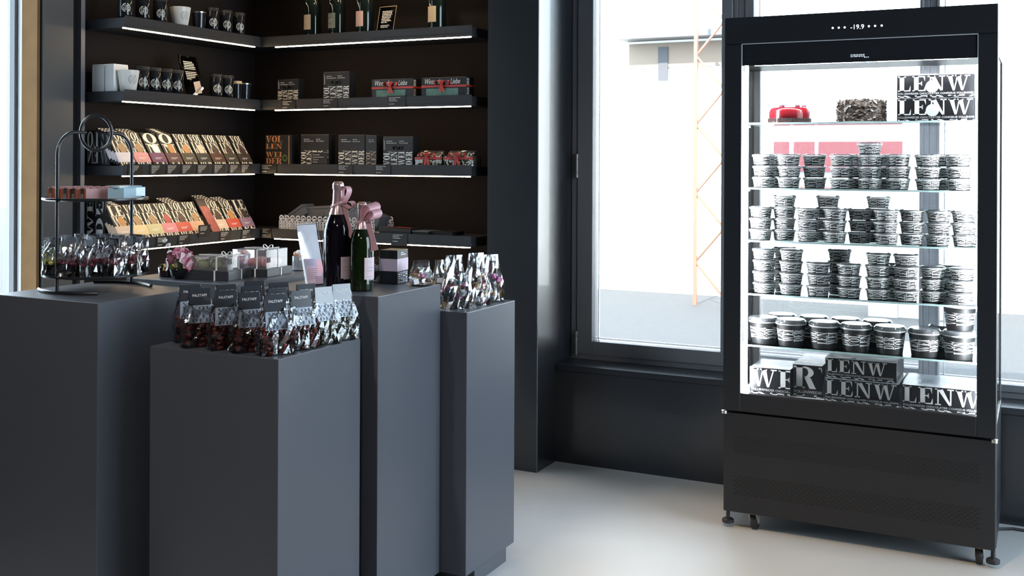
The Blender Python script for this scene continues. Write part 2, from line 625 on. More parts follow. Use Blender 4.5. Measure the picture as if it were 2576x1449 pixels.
MB().box(.16, .75, -.1, .4, 0, .2).build('slab', flat('pale_concrete', (0.24, 0.24, 0.24), 0.8), bn)

# ------------------------------------------------------------------ the glass door fridge
FX0, FX1, FY0, FY1, FZ0, FZ1 = -1.163, -0.147, 4.31, 4.81, 0.075, 2.08
fr = thing('display_fridge', 'tall black display fridge with a brightly lit glass door', 'fridge', (-0.655, 4.56, 0))


def fb(*b):      # world numbers to fridge-local
    return (b[0] + .655, b[1] + .655, b[2] - 4.56, b[3] - 4.56, b[4], b[5])


m = MB()
m.box(*fb(FX0, FX1, 4.325, 4.81, 1.90, FZ1))                       # top housing
m.box(*fb(FX0, FX1, 4.345, 4.81, 0.40, 0.535))                     # compartment floor
for x in (FX0, FX1 - .035):
    for y in (4.345, FY1 - .035):
        m.box(*fb(x, x + .035, y, y + .035, .535, 1.90))
m.build('cabinet', BLACKM, fr, bevel=.002)
m = MB()
m.box(*fb(FX0, FX1, 4.345, 4.81, FZ0, .40))
m.build('base_cabinet', BLACKM, fr, bevel=.002)
door = MB()
door.box(*fb(FX0, -1.092, FY0, FY0 + .032, .486, 1.972)).box(*fb(-.214, FX1, FY0, FY0 + .032, .486, 1.972))
door.box(*fb(-1.092, -.214, FY0, FY0 + .032, .486, .560)).box(*fb(FX0, FX1, FY0, FY0 + .032, 1.974, FZ1))
dr = door.build('door_frame', BLACKM, fr, bevel=.002)
MB().box(*fb(-1.090, -.216, FY0 + .004, FY0 + .016, 1.884, 1.970)).build('header_panel', BLACKG, dr)
MB().box(*fb(-1.092, -.214, FY0 + .006, FY0 + .012, .560, 1.884)).build('door_glass', GLASS, dr)
MB().box(*fb(-1.092, -.214, FY0 + .0005, FY0 + .003, 1.9702, 1.9728)).box(*fb(-1.0925, -1.0905, FY0 + .0005, FY0 + .003, 1.884, 1.972)).box(*fb(-.2155, -.2135, FY0 + .0005, FY0 + .003, 1.884, 1.972)).build('bright_edge', mat('edge_line', (.45, .45, .47), .3), dr)
MB().box(*fb(FX0 + .002, FX1 - .002, FY0 + .006, FY0 + .03, FZ0, .476)).build('lower_panel', BLACKM, fr, bevel=.0015)
sl = MB()
for z0, z1 in ((.313, .388), (.145, .226)):
    rows = 9
    for r_ in range(rows):
        z = z0 + (z1 - z0) * (r_ + .25) / rows
        n = 42
        for c_ in range(n):
            x = -1.122 + (c_ + (.5 if r_ % 2 else 0)) * .0221
            if x + .016 < -.19:
                sl.face([(x + .655, FY0 + .0055 - 4.56, z), (x + .671, FY0 + .0055 - 4.56, z), (x + .671, FY0 + .0055 - 4.56, z + .0042), (x + .655, FY0 + .0055 - 4.56, z + .0042)])
so = sl.build('vent_slots', mat('slot_black', (0.002, 0.002, 0.002), .9), fr)
so['kind'] = 'stuff'
MB().box(*fb(-1.090, -1.075, 4.346, 4.356, .56, 1.884)).build('light_tube', LEDC, fr)
MB().box(*fb(-.213, -.198, 4.346, 4.356, .56, 1.884)).build('light_tube', LEDC, fr)
MB().box(*fb(-1.05, -.25, 4.35, 4.362, 1.886, 1.898)).build('light_tube', LEDC, fr)
MB().box(*fb(FX0 + .035, FX1 - .035, FY1 - .022, FY1 - .016, .535, 1.90)).build('rear_glass', clear_mat('flare_haze_glass', (.97, .98, .99), .8, haze=.10), fr)  # diffuse white in the glass paints the glare that pales the view behind
MB().box(*fb(-1.125, -.185, 4.37, 4.78, .535, .545)).build('floor_tray', mat('white_tray', (.75, .76, .78), .4), fr)
for x in (FX0 + .004, FX1 - .010):
    MB().box(*fb(x, x + .006, 4.38, 4.775, .535, 1.90)).build('side_glass', GLASS, fr)
SHZ = [1.656, 1.390, 1.175, .957, .747]
for z in SHZ:
    MB().box(*fb(-1.10, -.21, 4.386, 4.77, z - .007, z)).build('glass_shelf', SHELFG, fr)
    MB().box(*fb(-1.10, -.21, 4.383, 4.3858, z - .007, z)).build('shelf_edge', mat('polished_edge', (.50, .68, .68), .2), fr)
    for x in (-1.127, -.209):
        b = MB()
        b.box(*fb(x, x + .026, 4.38, 4.50, z - .018, z - .008))
        b.face([(x + .655 + .013, 4.385 - 4.56, z - .018), (x + .655 + .013, 4.47 - 4.56, z - .018), (x + .655 + .013, 4.385 - 4.56, z - .06)])
        b.build('shelf_bracket', WHITE, fr)
d = MB()
pol, w = bfont('-19.9')
d.polys(pol, onYm(FY0 - .0006 - 4.56, -.668 + .655, 2.010), 0)
for p in d.v[:]:
    pass
d.v = [(-.668 + .655 + (x - (-.668 + .655)) * .018, y, 2.010 + (z - 2.010) * .018) for x, y, z in d.v]
for k, x in enumerate((-.735, -.712, -.690, -.60, -.577, -.553)):
    d.lathe([(.0042, 0), (.0042, .0006)], 8, (0, 0, 0))
    for i in range(len(d.v) - 16, len(d.v)):
        q = d.v[i]
        d.v[i] = (x + .655 + q[0], FY0 - 4.56 - q[2], 2.019 + q[1])
d.build('display_icons', ICON, fr)
d = MB()
d.polys(textlines([1, 1], 0, .0105, .0045, .006, .052, 3), onYm(FY0 + .0035 - 4.56, -.668 + .655, 1.903)).polys(textlines([1], 0, .004, .004, .005, .018, 4), onYm(FY0 + .0035 - 4.56, -.618 + .655, 1.899))
d.build('maker_lettering', WHITE, fr)
MB().lathe([(.012, 0), (.012, .012), (.004, .013), (.004, .02)], 12).build('hinge_pin', STEEL, fr, smooth=40, loc=(-1.158 + .655, FY0 + .004 - 4.56, .472))
MB().lathe([(.012, 0), (.012, .012), (.004, .013), (.004, .02)], 12).build('hinge_pin', STEEL, fr, smooth=40, loc=(-.153 + .655, FY0 + .004 - 4.56, .472))
for x, y in ((-1.045, 4.375), (-.205, 4.375), (-1.045, 4.74), (-.205, 4.74)):
    c = thing('caster', '', '', (x + .655, y - 4.56, 0))
    for k in ('label', 'category'):
        del c[k]
    c.parent = fr
    wm = MB()
    prof = [(.012, -.012), (.033, -.012), (.036, -.006), (.036, .006), (.033, .012), (.012, .012)]
    wm.loft([[(zz, rr * math.cos(2 * PI * j / 20), rr * math.sin(2 * PI * j / 20) + .036) for j in range(20)] for rr, zz in prof])
    wm.build('wheel', BLACK, c, smooth=40)
    br = MB()
    for s_ in (-.016, .014):
        br.loft([[(s_ + t_, -.012, .024), (s_ + t_, .016, .024), (s_ + t_, .016, .074), (s_ + t_, -.05, .074)] for t_ in (0, .002)])
    br.box(-.022, .022, -.05, .03, .072, .0755)
    br.build('bracket', mat('zinc_plate', (0.62, 0.58, 0.46), .4, metal=.7), c)
for x in (-1.152, -.158):
    MB().lathe([(.020, .016), (.024, .018), (.024, .030), (.018, .034), (.008, .036), (.008, .076)], 16).build('levelling_foot', BLACK, fr, smooth=40, loc=(x + .655, 4.355 - 4.56, 0))

# ------------------------------------------------------------------ printed tubs
def cone_wrap(r0, r1, h, off=0.0006):
    """(arc length at mid radius, height) -> point on the cone, counted clockwise seen from the front"""
    def fn(a, z):
        r = r0 + (r1 - r0) * z / h + off
        t = -PI / 2 + a / ((r0 + r1) / 2)
        return (r * math.cos(t), r * math.sin(t), z)
    return fn


def wrap_letters(mb, fn, zlo, zhi, circ, ncol, gap, rnd=0):
    ws = ['VOL', 'LEN', 'WEI', 'DER']
    cw = circ / ncol
    for c in range(ncol):
        pol, w = word(ws[(c + rnd) % 4])
        p = fit(pol, w, 0, 0, zhi - zlo, cw - gap)
        # turned to read upwards: u -> height, v -> towards the left
        for q in slabs(p, 1, cw / 5):
            mb.face([fn(c * cw + (cw - gap) - v, zlo + u) for u, v in q])


def make_tub(name, r0, r1, h, ncol, zl, zh, lidh, body=BLACK):
    t = thing(name, 'tub', 'tub')
    MB().lathe([(r0 - .002, 0), (r0, .001), (r1, h)], 28, cap1=False).build('cup', body, t, smooth=40)
    l = MB()
    wrap_letters(l, cone_wrap(r0, r1, h), zl, zh, PI * (r0 + r1), ncol, .0022)
    l.build('printed_letters', WHITE, t)
    MB().lathe([(r1 - .001, h - .006), (r1 + .003, h - .006), (r1 + .003, h + lidh * .5), (r1 - .004, h + lidh), (.002, h + lidh)], 28, cap0=False).build('lid', PLAST, t, smooth=40)
    MB().lathe([(r1 + .0005, h - .004), (r1 + .0035, h - .003), (r1 + .0035, h), (r1 + .0005, h)], 28, cap0=False, cap1=False).build('white_rim', WHITE, t, smooth=40)
    return t


SMALL = Stock(make_tub('ice_cream_tub', .0385, .0445, .040, 8, .003, .037, .006))
PITCH = .0462
SHN = ['second', 'third', 'fourth']
rows2 = [[-1.029, -.927, -.831, -.720, -.612, -.507, -.399, -.286], [-1.042, -.952, -.849, -.744, -.652, -.550, -.457, -.361, -.267], [-1.026, -.916, -.808, -.689, -.579, -.476, -.379, -.273]]
singles = [[(4, 1)], [(1, 1), (3, 2), (4, 2), (5, 2), (7, 2), (8, 2)], [(0, 1), (1, 1), (3, 2), (4, 1), (5, 1)]]
TIER = ['bottom', 'second', 'third', 'fourth']
rr = random.Random(3)
for si in range(3):
    z = SHZ[si + 1]
    for row, y in ((1, 4.437), (2, 4.545)):
        xs = rows2[si] if row == 1 else [(a + b) / 2 + rr.uniform(-.008, .008) for a, b in zip(rows2[si], rows2[si][1:])]
        if row == 2:
            keep = [xs[0]]
            for x in xs[1:]:
                if x - keep[-1] > .098:
                    keep.append(x)
            xs = [x for i, x in enumerate(keep) if (i + si) % 3 != 1]
        for i, x in enumerate(xs):
            if row == 1 and i and x - xs[i - 1] < .097:
                yy = y + .034
            else:
                yy = y
            n = 3
            if row == 1 and (i, 1) in singles[si]:
                n = 4
            if row == 2 and i < 3 and si in (1, 2):
                n = 4 if i != 2 else 3
            for k in range(n):
                o = SMALL.get()
                put(o, (x + rr.uniform(-.002, .002), yy + rr.uniform(-.002, .002), z + k * PITCH), rr.uniform(0, 6.28),
                    'small printed tub, %s fridge shelf, %s row, %s stack from left, %s' % (SHN[si], 'front' if row == 1 else 'back', ORD[i], ('bottom', 'second up', 'third up', 'fourth up')[k]),
                    'small printed tubs in the fridge')

BIG = Stock(make_tub('large_tub', .0475, .0585, .092, 8, .022, .070, .016))
z = SHZ[4]
for i, x in enumerate([-1.034, -.920, -.787, -.664, -.535, -.408, -.284]):
    put(BIG.get(), (x, 4.452 + (.0 if i else .012), z), .4 + i * .8, 'large black printed tub with clear lid, %s from the left in the front row' % ORD[i], 'large tubs on the lowest glass shelf')
for i, x in enumerate([-.985, -.853, -.725, -.60, -.345]):
    put(BIG.get(), (x, 4.585, z), 1 + i * .7, 'large black printed tub with clear lid, %s from the left in the back row' % ORD[i], 'large tubs on the lowest glass shelf')
put(BIG.get(), (-.282, 4.455, z + .1095), 2.2, 'large black printed tub standing on top of another at the right', 'large tubs on the lowest glass shelf')


# ------------------------------------------------------------------ cake boxes with big LENW lettering
def cake_box(label, x0, x1, y0, y1, z0, h, txt, seal=False, grp='printed cake boxes', second=None, film=True):
    t = thing('cake_box', label, 'box', ((x0 + x1) / 2, (y0 + y1) / 2, z0), 0, grp)
    w, d = (x1 - x0) / 2, (y1 - y0) / 2
    MB().box(-w, w, -d, d, 0, h).build('carton', DARK, t, bevel=.001)
    MB().box(-w + .001, w - .001, -d + .001, d - .001, h, h + .001).build('top_print', mat('pale_top', (.72, .74, .78), .25), t)
    pol, ww = word(txt, .10)
    p = clipx(fit(pol, ww, 0, h * .28, ww * h * .70, h * .96), 2 * w - .004)
    l = MB().polys(p, onYm(-d - .0006, -w + .004, 0))
    s_, sw = bfont('VOLLENWEIDER CHOCOLATIER CONFISEUR VOLLENWEIDER')
    hh = h * .085
    l.polys(clipx(fit(s_, sw, 0, h * .13, sw * hh, h * .13 + hh), 2 * w - .004), onYm(-d - .0006, -w + .003, 0))
    pol, ww = word(second or 'DERVOLLEN', .10)
    p = clipx(fit(pol, ww, 0, -h * .58, ww * h * .70, h * .09), 2 * w - .004)
    p = [[(u, max(v, 0)) for u, v in q] for q in p if max(v for u, v in q) > 0.001]
    l.polys(p, onYm(-d - .0006, -w + .004, 0))
    l.build('big_lettering', WHITE, t)
    if seal:
        MB().loft([[(.024 * math.cos(2 * PI * j / 24), -d - .0009 - e, .024 * math.sin(2 * PI * j / 24)) for j in range(24)] for e in (0, .0004)]).build('round_sticker', mat('sticker_grey', (.62, .66, .72), .4), t, loc=(-.01, 0, h * .48))
    if film:
        MB().box(-w - .002, w + .002, -d - .003, d + .002, 0, h + .003).build('clear_wrap', clear_mat('wrap_film', (.97, .97, .98), .5, .08, bump=.15, bscale=30), t)
    return t


cake_box('upper of two stacked LENW cake boxes on the top fridge shelf', -.512, -.235, 4.445, 4.69, 1.7492, .086, 'LENW', True)
cake_box('lower of two stacked LENW cake boxes on the top fridge shelf', -.512, -.232, 4.445, 4.69, 1.656, .089, 'LENW', True)
cake_box('upper of two stacked LENW boxes in the middle of the fridge floor', -.775, -.505, 4.415, 4.65, .638, .076, 'LENW')
cake_box('lower of two stacked LENW boxes in the middle of the fridge floor', -.777, -.495, 4.405, 4.65, .545, .089, 'LENW')
cake_box('LENW box at the right of the fridge floor', -.485, -.212, 4.405, 4.65, .545, .092, 'LENW')
cake_box('WE box at the left of the fridge floor', -1.075, -.912, 4.405, 4.60, .545, .108, 'WEDER', second='DEROL')
cake_box('dim RV box pushed back behind the WE box on the fridge floor', -.905, -.790, 4.425, 4.69, .545, .130, 'RVOL', second='LENWEI')

# cakes
ck = thing('red_cake', 'glossy red glazed cake with a dark crumb base on the top fridge shelf', 'cake', (-.94, 4.50, 1.656))
MB().lathe([(.088, 0), (.088, .018), (.083, .02)], 40).build('crumb_base', mat('crumb', (.10, .05, .05), .8, noise=.6, nscale=180, bump=1, bscale=200), ck, smooth=30)
MB().lathe([(.081, .018), (.082, .05), (.078, .060), (.070, .064), (.02, .064)], 40).build('red_glaze', flat('red_glaze', (.26, .012, .02), .2, coat=.2), ck, smooth=60)
for a in (.3, 2.4, 4.4, 5.5):
    MB().ball((.058 * math.cos(a), .058 * math.sin(a), .068), (.011, .011, .008)).build('berry', flat('dark_berry', (.10, .02, .04), .3), ck, smooth=60)
MB().lathe([(.088, 0), (.088, .05)], 40, cap0=False, cap1=False).build('clear_collar', GLASS, ck, smooth=40)
ck = thing('chocolate_cake', 'round cake covered in dark chocolate shavings in the fridge', 'cake', (-.655, 4.51, 1.656))
MB().lathe([(.090, 0), (.092, .07), (.088, .078), (.02, .08)], 40).build('cake_body', flat('choc_cream', (.045, .030, .024), .7), ck, smooth=40)
sh = MB()
rc = random.Random(11)
for k in range(620):
    a = rc.uniform(0, 2 * PI)
    if k < 430:
        c = Vector((.0935 * math.cos(a), .0935 * math.sin(a), rc.uniform(.004, .080)))
    else:
        rad = .09 * math.sqrt(rc.random())
        c = Vector((rad * math.cos(a), rad * math.sin(a), .083))
    M = Matrix.Translation(c) @ Matrix.Rotation(a, 4, 'Z') @ Matrix.Rotation(rc.uniform(-.8, .8), 4, 'Y') @ Matrix.Rotation(rc.uniform(0, 3), 4, 'X')
    sh.box(-.0012, .0012, -.010, .010, -.004, .004, 0, M)
so = sh.build('shavings', mat('shaving', (.085, .065, .055), .25, noise=.5, nscale=40), ck)
so['kind'] = 'stuff'
MB().lathe([(.098, 0), (.098, .002)], 40).build('cake_board', WHITE, ck)

# ------------------------------------------------------------------ chocolate bars leaning on the left wall shelves
BW, BH, BT = .096, .190, .010
ALLROWS = ['VOL', 'LEN', 'WEI', 'DER']


def lettergrid(w, h, rows=ALLROWS, mx=.004, top=.98, rh=.235, lo=.0):
    out = []
    for i, t in enumerate(rows):
        pol, ww = word(t)
        y1 = h * (top - i * (rh + .015))
        y0 = y1 - h * rh
        if y1 <= h * lo:
            break
        p = fit(pol, ww, mx, y0, w - mx, y1)
        if y0 < 0:
            p = [half(q, 1, 0, -1) for q in p]
            p = [q for q in p if len(q) > 2]
        out += p
    return out


LG = {}


def bar_mesh():
    b = MB().box(-BW / 2, BW / 2, 0, BT, 0, BH).build('b', BLACK, bevel=.0008, link=False).data
    l = MB().polys(lettergrid(BW, BH), onYm(-.0005, -BW / 2, 0)).build('l', CREAM, link=False).data
    return b, l


BARB, BARL = bar_mesh()
BARL2 = MB().polys(lettergrid(BW, BH, ['LE', 'WE', 'DE'], rh=.31), onYm(-.0005, -BW / 2, 0)).build('l', CREAM, link=False).data
BARL3 = MB().polys(lettergrid(BW, BH, ['O', 'N', 'VE'], rh=.31), onYm(-.0005, -BW / 2, 0)).build('l', CREAM, link=False).data
BAND = MB().box(-BW / 2 - .0006, BW / 2 + .0006, -.0014, BT + .0006, BH * .10, BH * .385).build('x', WHITE, link=False).data
BLINE = MB().polys(textlines([1, .7], .025, .045, .0025, .006, .05, 5), onYm(-.0017, -BW / 2, 0)).build('x', WHITE, link=False).data
OVAL = MB().loft([[(.008 + .021 * math.cos(2 * PI * j / 18), -.0007 - e, BH * .50 + .030 * math.sin(2 * PI * j / 18)) for j in range(18)] for e in (0, .0004)]).build('x', WHITE, link=False).data


def mkobj(name, me, parent=None, m=None):
    if m is not None:
        me = me.copy()
        me.materials[0] = m
    o = bpy.data.objects.new(name, me)
    o.parent = parent
    COL.objects.link(o)
    return o


DATA = {}


def coloured(me, m):
    k = (me.name, m.name)
    if k not in DATA:
        c = me.copy()
        c.materials[0] = m
        DATA[k] = c
    return DATA[k]


def bar(label, grp, y, z, depth, tilt, col, pic, let=None, dx=0.0, yaw=0.0):
    t = mkobj('chocolate_bar', BARB)
    tag(t, label, 'chocolate bar', grp)
    # local -Y is the front face; it looks towards +X and leans back towards the wall
    M = Matrix.Translation((-3.842 - depth + dx, y, z)) @ Matrix.Rotation(PI / 2 + yaw, 4, 'Z') @ Matrix.Rotation(-tilt, 4, 'X')
    t.matrix_world = M
    mkobj('printed_letters', let or BARL, t)
    mkobj('paper_band', coloured(BAND, col), t)
    mkobj('small_print', BLINE, t)
    if pic:
        mkobj('food_picture', coloured(OVAL, pic), t)
    return t


def C(n, *c):
    return mat('paper_' + n, c, .5)


PALE, PINK, PURP, MAR = C('pale_lilac', .78, .70, .74), C('pink', .75, .33, .32), C('purple', .17, .05, .12), C('maroon', .10, .035, .04)
OLIV, INK, RUST, BRN = C('dark_olive', .055, .047, .030), C('ink', .022, .022, .020), C('rust_brown', .085, .030, .018), C('dark_brown', .055, .037, .026)
BEIG, YELL, SAGE, ROSE, CORL, PEAC, MAUV = C('beige', .72, .55, .42), C('pale_yellow', .80, .62, .34), C('sage', .62, .56, .30), C('rose', .70, .26, .28), C('coral', .62, .10, .065), C('peach', .75, .45, .30), C('mauve', .34, .20, .27)
NUT, CAR, COC, RED = C('nut', .42, .25, .12), C('caramel', .55, .26, .08), C('cocoa', .07, .04, .03), C('raspberry', .45, .08, .07)
L2 = [('pale lilac', PALE, NUT), ('pink', PINK, NUT), ('purple', PURP, WHITE), ('maroon', MAR, CAR), ('dark olive', OLIV, CAR), ('black', INK, BEIG), ('rust edged brown', RUST, COC), ('olive brown', OLIV, COC), ('dark brown', BRN, COC)]
L1 = [('pale beige', BEIG, CAR), ('pale yellow', YELL, NUT), ('sage green', SAGE, NUT), ('rose pink', ROSE, RED), ('coral red', CORL, COC), ('peach', PEAC, NUT), ('beige', BEIG, COC), ('orange coral', CORL, CAR), ('mauve', MAUV, COC)]
TILT = math.radians(32)
for lvl, (lst, z, where) in enumerate(((L2, 1.4645, 'second shelf'), (L1, 1.1145, 'lowest shelf'))):
    n = len(lst)
    for i, (cn, col, pic) in enumerate(lst):
        if lvl == 1 and i > 5:
            y = 4.42 + (i - 6) * .105
        else:
            y = 3.757 + i * (.1065 if lvl == 0 else .0985)
        deep = [4, 4, 3, 5, 3, 3, 3, 2, 2][i] if lvl == 0 else [4, 3, 3, 3, 5, 3, 6, 4, 3][i]
        for k in range(deep):
            first = k == deep - 1
            let = BARL3 if (lvl == 0 and i in (2, 3)) else BARL2 if (lvl == 1 and i in (0, 8)) else BARL
            pos = 'front' if first else 'behind the front' if k == deep - 2 else 'hindmost' if k == 0 else ORD[k] + ' from the back'
            dz = .012 * (deep - 3) if (deep > 3) else 0
            back = (deep - 1 - k)
            bar('chocolate bar, %s band, %s, %s in its stack' % (cn, where, pos), 'chocolate bars on the left wall %s' % where,
                y - back * .0045, z + (back * .006 if deep > 3 else 0), .030 + back * .0135, TILT, col, pic, let, yaw=.015 * math.sin(i * 3))
# slim raspberry slab between two stacks of the lowest shelf
t = tag(mkobj('slab_packet', MB().box(-.033, .033, 0, .008, 0, .215).build('x', flat('brown_card', (.05, .035, .03), .4), bevel=.0008, link=False).data), 'slim red brick patterned slab packet leaning between two bar stacks', 'chocolate bar')
t.matrix_world = Matrix.Translation((-3.852, 4.345, 1.1145)) @ Matrix.Rotation(PI / 2, 4, 'Z') @ Matrix.Rotation(-TILT - .06, 4, 'X')
MB().box(-.030, .030, -.001, 0, .004, .165).build('red_picture', mat('raspberry_slab', (.36, .08, .07), .4, noise=.6, nscale=60), t)

# printed boxes at the near ends of the bar rows, seen from the side
for lvl, (z, nm) in enumerate(((1.4645, 'second'), (1.1145, 'lowest'))):
    for k, (x0, x1, h) in enumerate(((-4.085, -4.005, .165), (-4.000, -3.935, .160)) if lvl == 0 else ((-4.085, -4.032, .20), (-4.028, -3.965, .20))):
        t = tag(MB().box(x0, x1, 3.70, 3.712, 0, h).build('printed_carton', BLACK, bevel=.0008, loc=(0, 0, z)), '%s of two printed cartons at the near end of the %s left shelf' % ('left' if k == 0 else 'right', nm), 'carton', 'cartons at the shelf ends')
        w = x1 - x0
        if lvl == 0:
            p = lettergrid(w, h, ['LO', 'EN'] if k == 0 else ['D', 'W'], .003, .97, .45)
            if k == 0:
                p = [[(w - u, v) for u, v in q][::-1] for q in p]
        else:
            pol, ww = word('WE' if k == 0 else 'DE')
            p = [[(w - .005 - v, u) for u, v in q] for q in fit(pol, ww, .01, .004, h - .01, w - .008)]
        MB().polys(p, onYm(3.6995, x0, 0)).build('printed_letters', WHITE if k == 0 or lvl else mat('dim_print', (.22, .21, .22), .5), t)
# bars hold against a low easel
for z, nm in ((1.4645, 'second'), (1.1145, 'lowest')):
    e = MB()
    for y in (3.76, 4.6):
        e.loft([[(-4.09, yy, 0), (-3.955, yy, 0), (-4.03, yy, .12), (-4.06, yy, .12)] for yy in (y, y + .004)])
    tag(e.build('bar_easel', DARK, loc=(0, 0, z)), 'dark easel behind the chocolate bars on the %s left shelf' % nm, 'stand')


# ------------------------------------------------------------------ price cards hooked on the rails
def price_card(label, loc, rz, w, h, rows, seed, grp, m=None, ls=.0042):
    t = thing('price_card', label, 'price card', loc, rz, grp)
    MB().box(-w / 2, w / 2, -.0015, 0, 0, h).build('card', DARK, t)
    MB().polys(textlines(rows, .012, h - .008, ls, ls * 1.9, w * .62, seed), onYm(-.0019, -w / 2, 0)).build('small_print', m or mat('card_print', (.55, .50, .42), .6), t)
    return t


yl = [3.752, 3.888, 3.995, 4.095, 4.205, 4.325, 4.445, 4.535]
for i, y in enumerate(yl):
    price_card('black price card on the second left shelf, %s from the near end' % ORD[i], (-3.8255, y, 1.422), PI / 2, .092, .050, [1, .9, .75, .5, .35], i, 'price cards on the left shelves')
for i, (y, z) in enumerate(((3.93, 1.071), (4.075, 1.071), (4.375, 1.071), (4.545, 1.071))):
    price_card('black price card on the lowest left shelf, %s from the near end' % ORD[i], (-3.8255, y, z), PI / 2, .09, .052, [1, .85, .6, 0, .45], 20 + i, 'price cards on the left shelves')
price_card('black price card standing in front of the peach banded bars', (-3.822, 4.215, 1.100), PI / 2, .086, .062, [1, .9, .8, 0, .5], 31, 'price cards on the left shelves')


# ------------------------------------------------------------------ mugs, canisters and boxes on the upper left shelves
def disc_logo(r, m, parent, wrapr, zc, ang):
    """round dashed logo wrapped on a cylinder, three rows of block letters inside"""
    p = []
    for k in range(22):
        if k % 11 in (5,):
            continue
        a = 2 * PI * k / 22
        p += ring(0, 0, r, r, r * .80, r * .80, a, a + .22, 2)
    for i, t in enumerate(('VOL', 'LEN', 'DER')):
        pol, w = word(t)
        p += fit(pol, w, -r * .60, r * (.28 - i * .42), r * .60, r * (.62 - i * .42))
    p = slabs(p, 0, r / 5)
    return MB().polys(p, lambda a, b: ((wrapr(zc + b) + .0006) * math.cos(ang + a / wrapr(zc)), (wrapr(zc + b) + .0006) * math.sin(ang + a / wrapr(zc)), zc + b)).build('round_logo', m, parent)


def make_canister():
    t = thing('black_canister', 'canister', 'canister')
    MB().lathe([(.0325, 0), (.034, .002), (.034, .108), (.033, .110)], 28).build('body', BLACKG, t, smooth=40)
    MB().lathe([(.0345, .110), (.0345, .124), (.033, .126), (.004, .126)], 28).build('lid', BLACK, t, smooth=40)
    disc_logo(.021, CREAM, t, lambda z: .034, .050, -.62)
    return t


def make_mug(nm, m, lm):
    t = thing(nm, 'mug', 'mug')
    MB().lathe([(.034, 0), (.036, .002), (.051, .100), (.049, .101), (.034, .008)], 32, cap1=True).build('body', m, t, smooth=40)
    disc_logo(.022, lm, t, lambda z: .036 + .015 * z / .1, .056, -.30)
    return t


CAN = Stock(make_canister())
MUG = Stock(make_mug('white_mug', mat('white_ceramic', (.80, .75, .68), .3), mat('mug_print', (.42, .38, .34), .5)))
Z4, Z3, CX = 2.1565, 1.8135, -3.885
for i, y in enumerate((3.742, 3.852, 3.965, 4.335, 4.440, 4.542)):
    put(CAN.get(), (CX, y, Z4), 0, 'black canister with round pale logo on the upper left shelf, %s from the near end' % ORD[i], 'black canisters on the upper left shelf')
put(MUG.get(), (CX, 4.105, Z4), 0, 'white mug with faint round logo among canisters on the upper left shelf')
for i, y in enumerate((3.852, 3.928, 4.004, 4.080, 4.362, 4.448)):
    put(CAN.get(), (CX + (.0 if i < 4 else .005), y, Z3), 0, 'black canister with round pale logo on the third left shelf, %s from the near end' % ORD[i], 'black canisters on the third left shelf')
put(MUG.get(), (-3.878, 3.757, Z3), 0, 'white mug with faint round logo beside the white boxes')
for i, (x0, x1) in enumerate(((-4.052, -3.974), (-3.968, -3.912))):
    t = thing('white_box', ('wide' if i == 0 else 'narrow') + ' plain white box at the near end of the third left shelf', 'box', ((x0 + x1) / 2, 3.745, Z3), 0, 'plain white boxes')
    MB().box(-(x1 - x0) / 2, (x1 - x0) / 2, -.045, .045, 0, .122).build('carton', WHITE, t, bevel=.001)
    MB().box(-(x1 - x0) / 2 + .001, (x1 - x0) / 2 - .001, -.044, .044, .122, .130).build('lid', WHITE, t, bevel=.001)
for z, y, nm in ((Z4, 4.238, 'upper'), (Z3, 4.593, 'third')):
    t = thing('drinking_glass', 'dark shiny tumbler standing among canisters on the %s left shelf' % nm, 'tumbler', (CX, y, z), 0, 'dark tumblers')
    MB().lathe([(.028, 0), (.03, .002), (.036, .094), (.034, .094), (.027, .010)], 24).build('body', mat('smoked_gloss', (.012, .014, .02), .06), t, smooth=40)
    MB().lathe([(.0361, .088), (.0366, .094), (.034, .0945)], 24, cap0=False, cap1=False).build('rim', STEEL, t, smooth=40)
t = thing('wooden_lid_jar', 'black jar with a small pale wooden lid on the third left shelf', 'jar', (CX, 4.527, Z3))
MB().lathe([(.026, 0), (.028, .002), (.028, .085), (.026, .087)], 24).build('body', BLACKG, t, smooth=40)
MB().lathe([(.0285, .087), (.0285, .102), (.004, .103)], 24).build('wooden_lid', mat('pale_wood', (.65, .45, .25), .5), t, smooth=40)


def sign_card(name, label, loc, rz, w, h, lean, m, draw):
    t = thing(name, label, 'sign', loc, rz)
    M = Matrix.Rotation(-lean, 4, 'X')
    MB().box(-w / 2, w / 2, 0, .004, 0, h, 0, M).build('acrylic_front', ACRYL, t)
    MB().box(-w / 2 + .004, w / 2 - .004, .0042, .006, .004, h - .004, 0, M).build('sheet', m, t)
    MB().box(-w / 2, w / 2, 0, h * .13, 0, .004).build('acrylic_foot', ACRYL, t)
    draw(t, M)
    return t


def draw_gold(t, M):
    f = onface(M @ Vector((-.06, -.0006, 0)), (1, 0, 0), M.to_3x3() @ Vector((0, 0, 1)))
    MB().polys(textlines([.75, .9, .85, .95, .9, 0, .9, .95, .8, .7, .4], .02, .185, .004, .0092, .085, 77), f).build('small_print', CREAM, t)
    f2 = onface(M @ Vector((0, -.0008, 0)), (1, 0, 0), M.to_3x3() @ Vector((0, 0, 1)))
    MB().face([f2(.0, .012), f2(.045, .018), f2(.05, .085), f2(.0, .075)]).build('cup_picture', mat('beige_pic', (.60, .45, .33), .6), t)
    MB().face([f2(-.03, .004), f2(-.015, .004), f2(.05, .045), f2(.05, .058)]).build('white_stripe', WHITE, t)


sign_card('text_sign', 'leaning acrylic sign with pale text on brown on the third left shelf', (-3.85, 4.185, Z3 + .002), PI / 2, .13, .215, .30, flat('brown_sheet', (.08, .055, .04), .3), draw_gold)

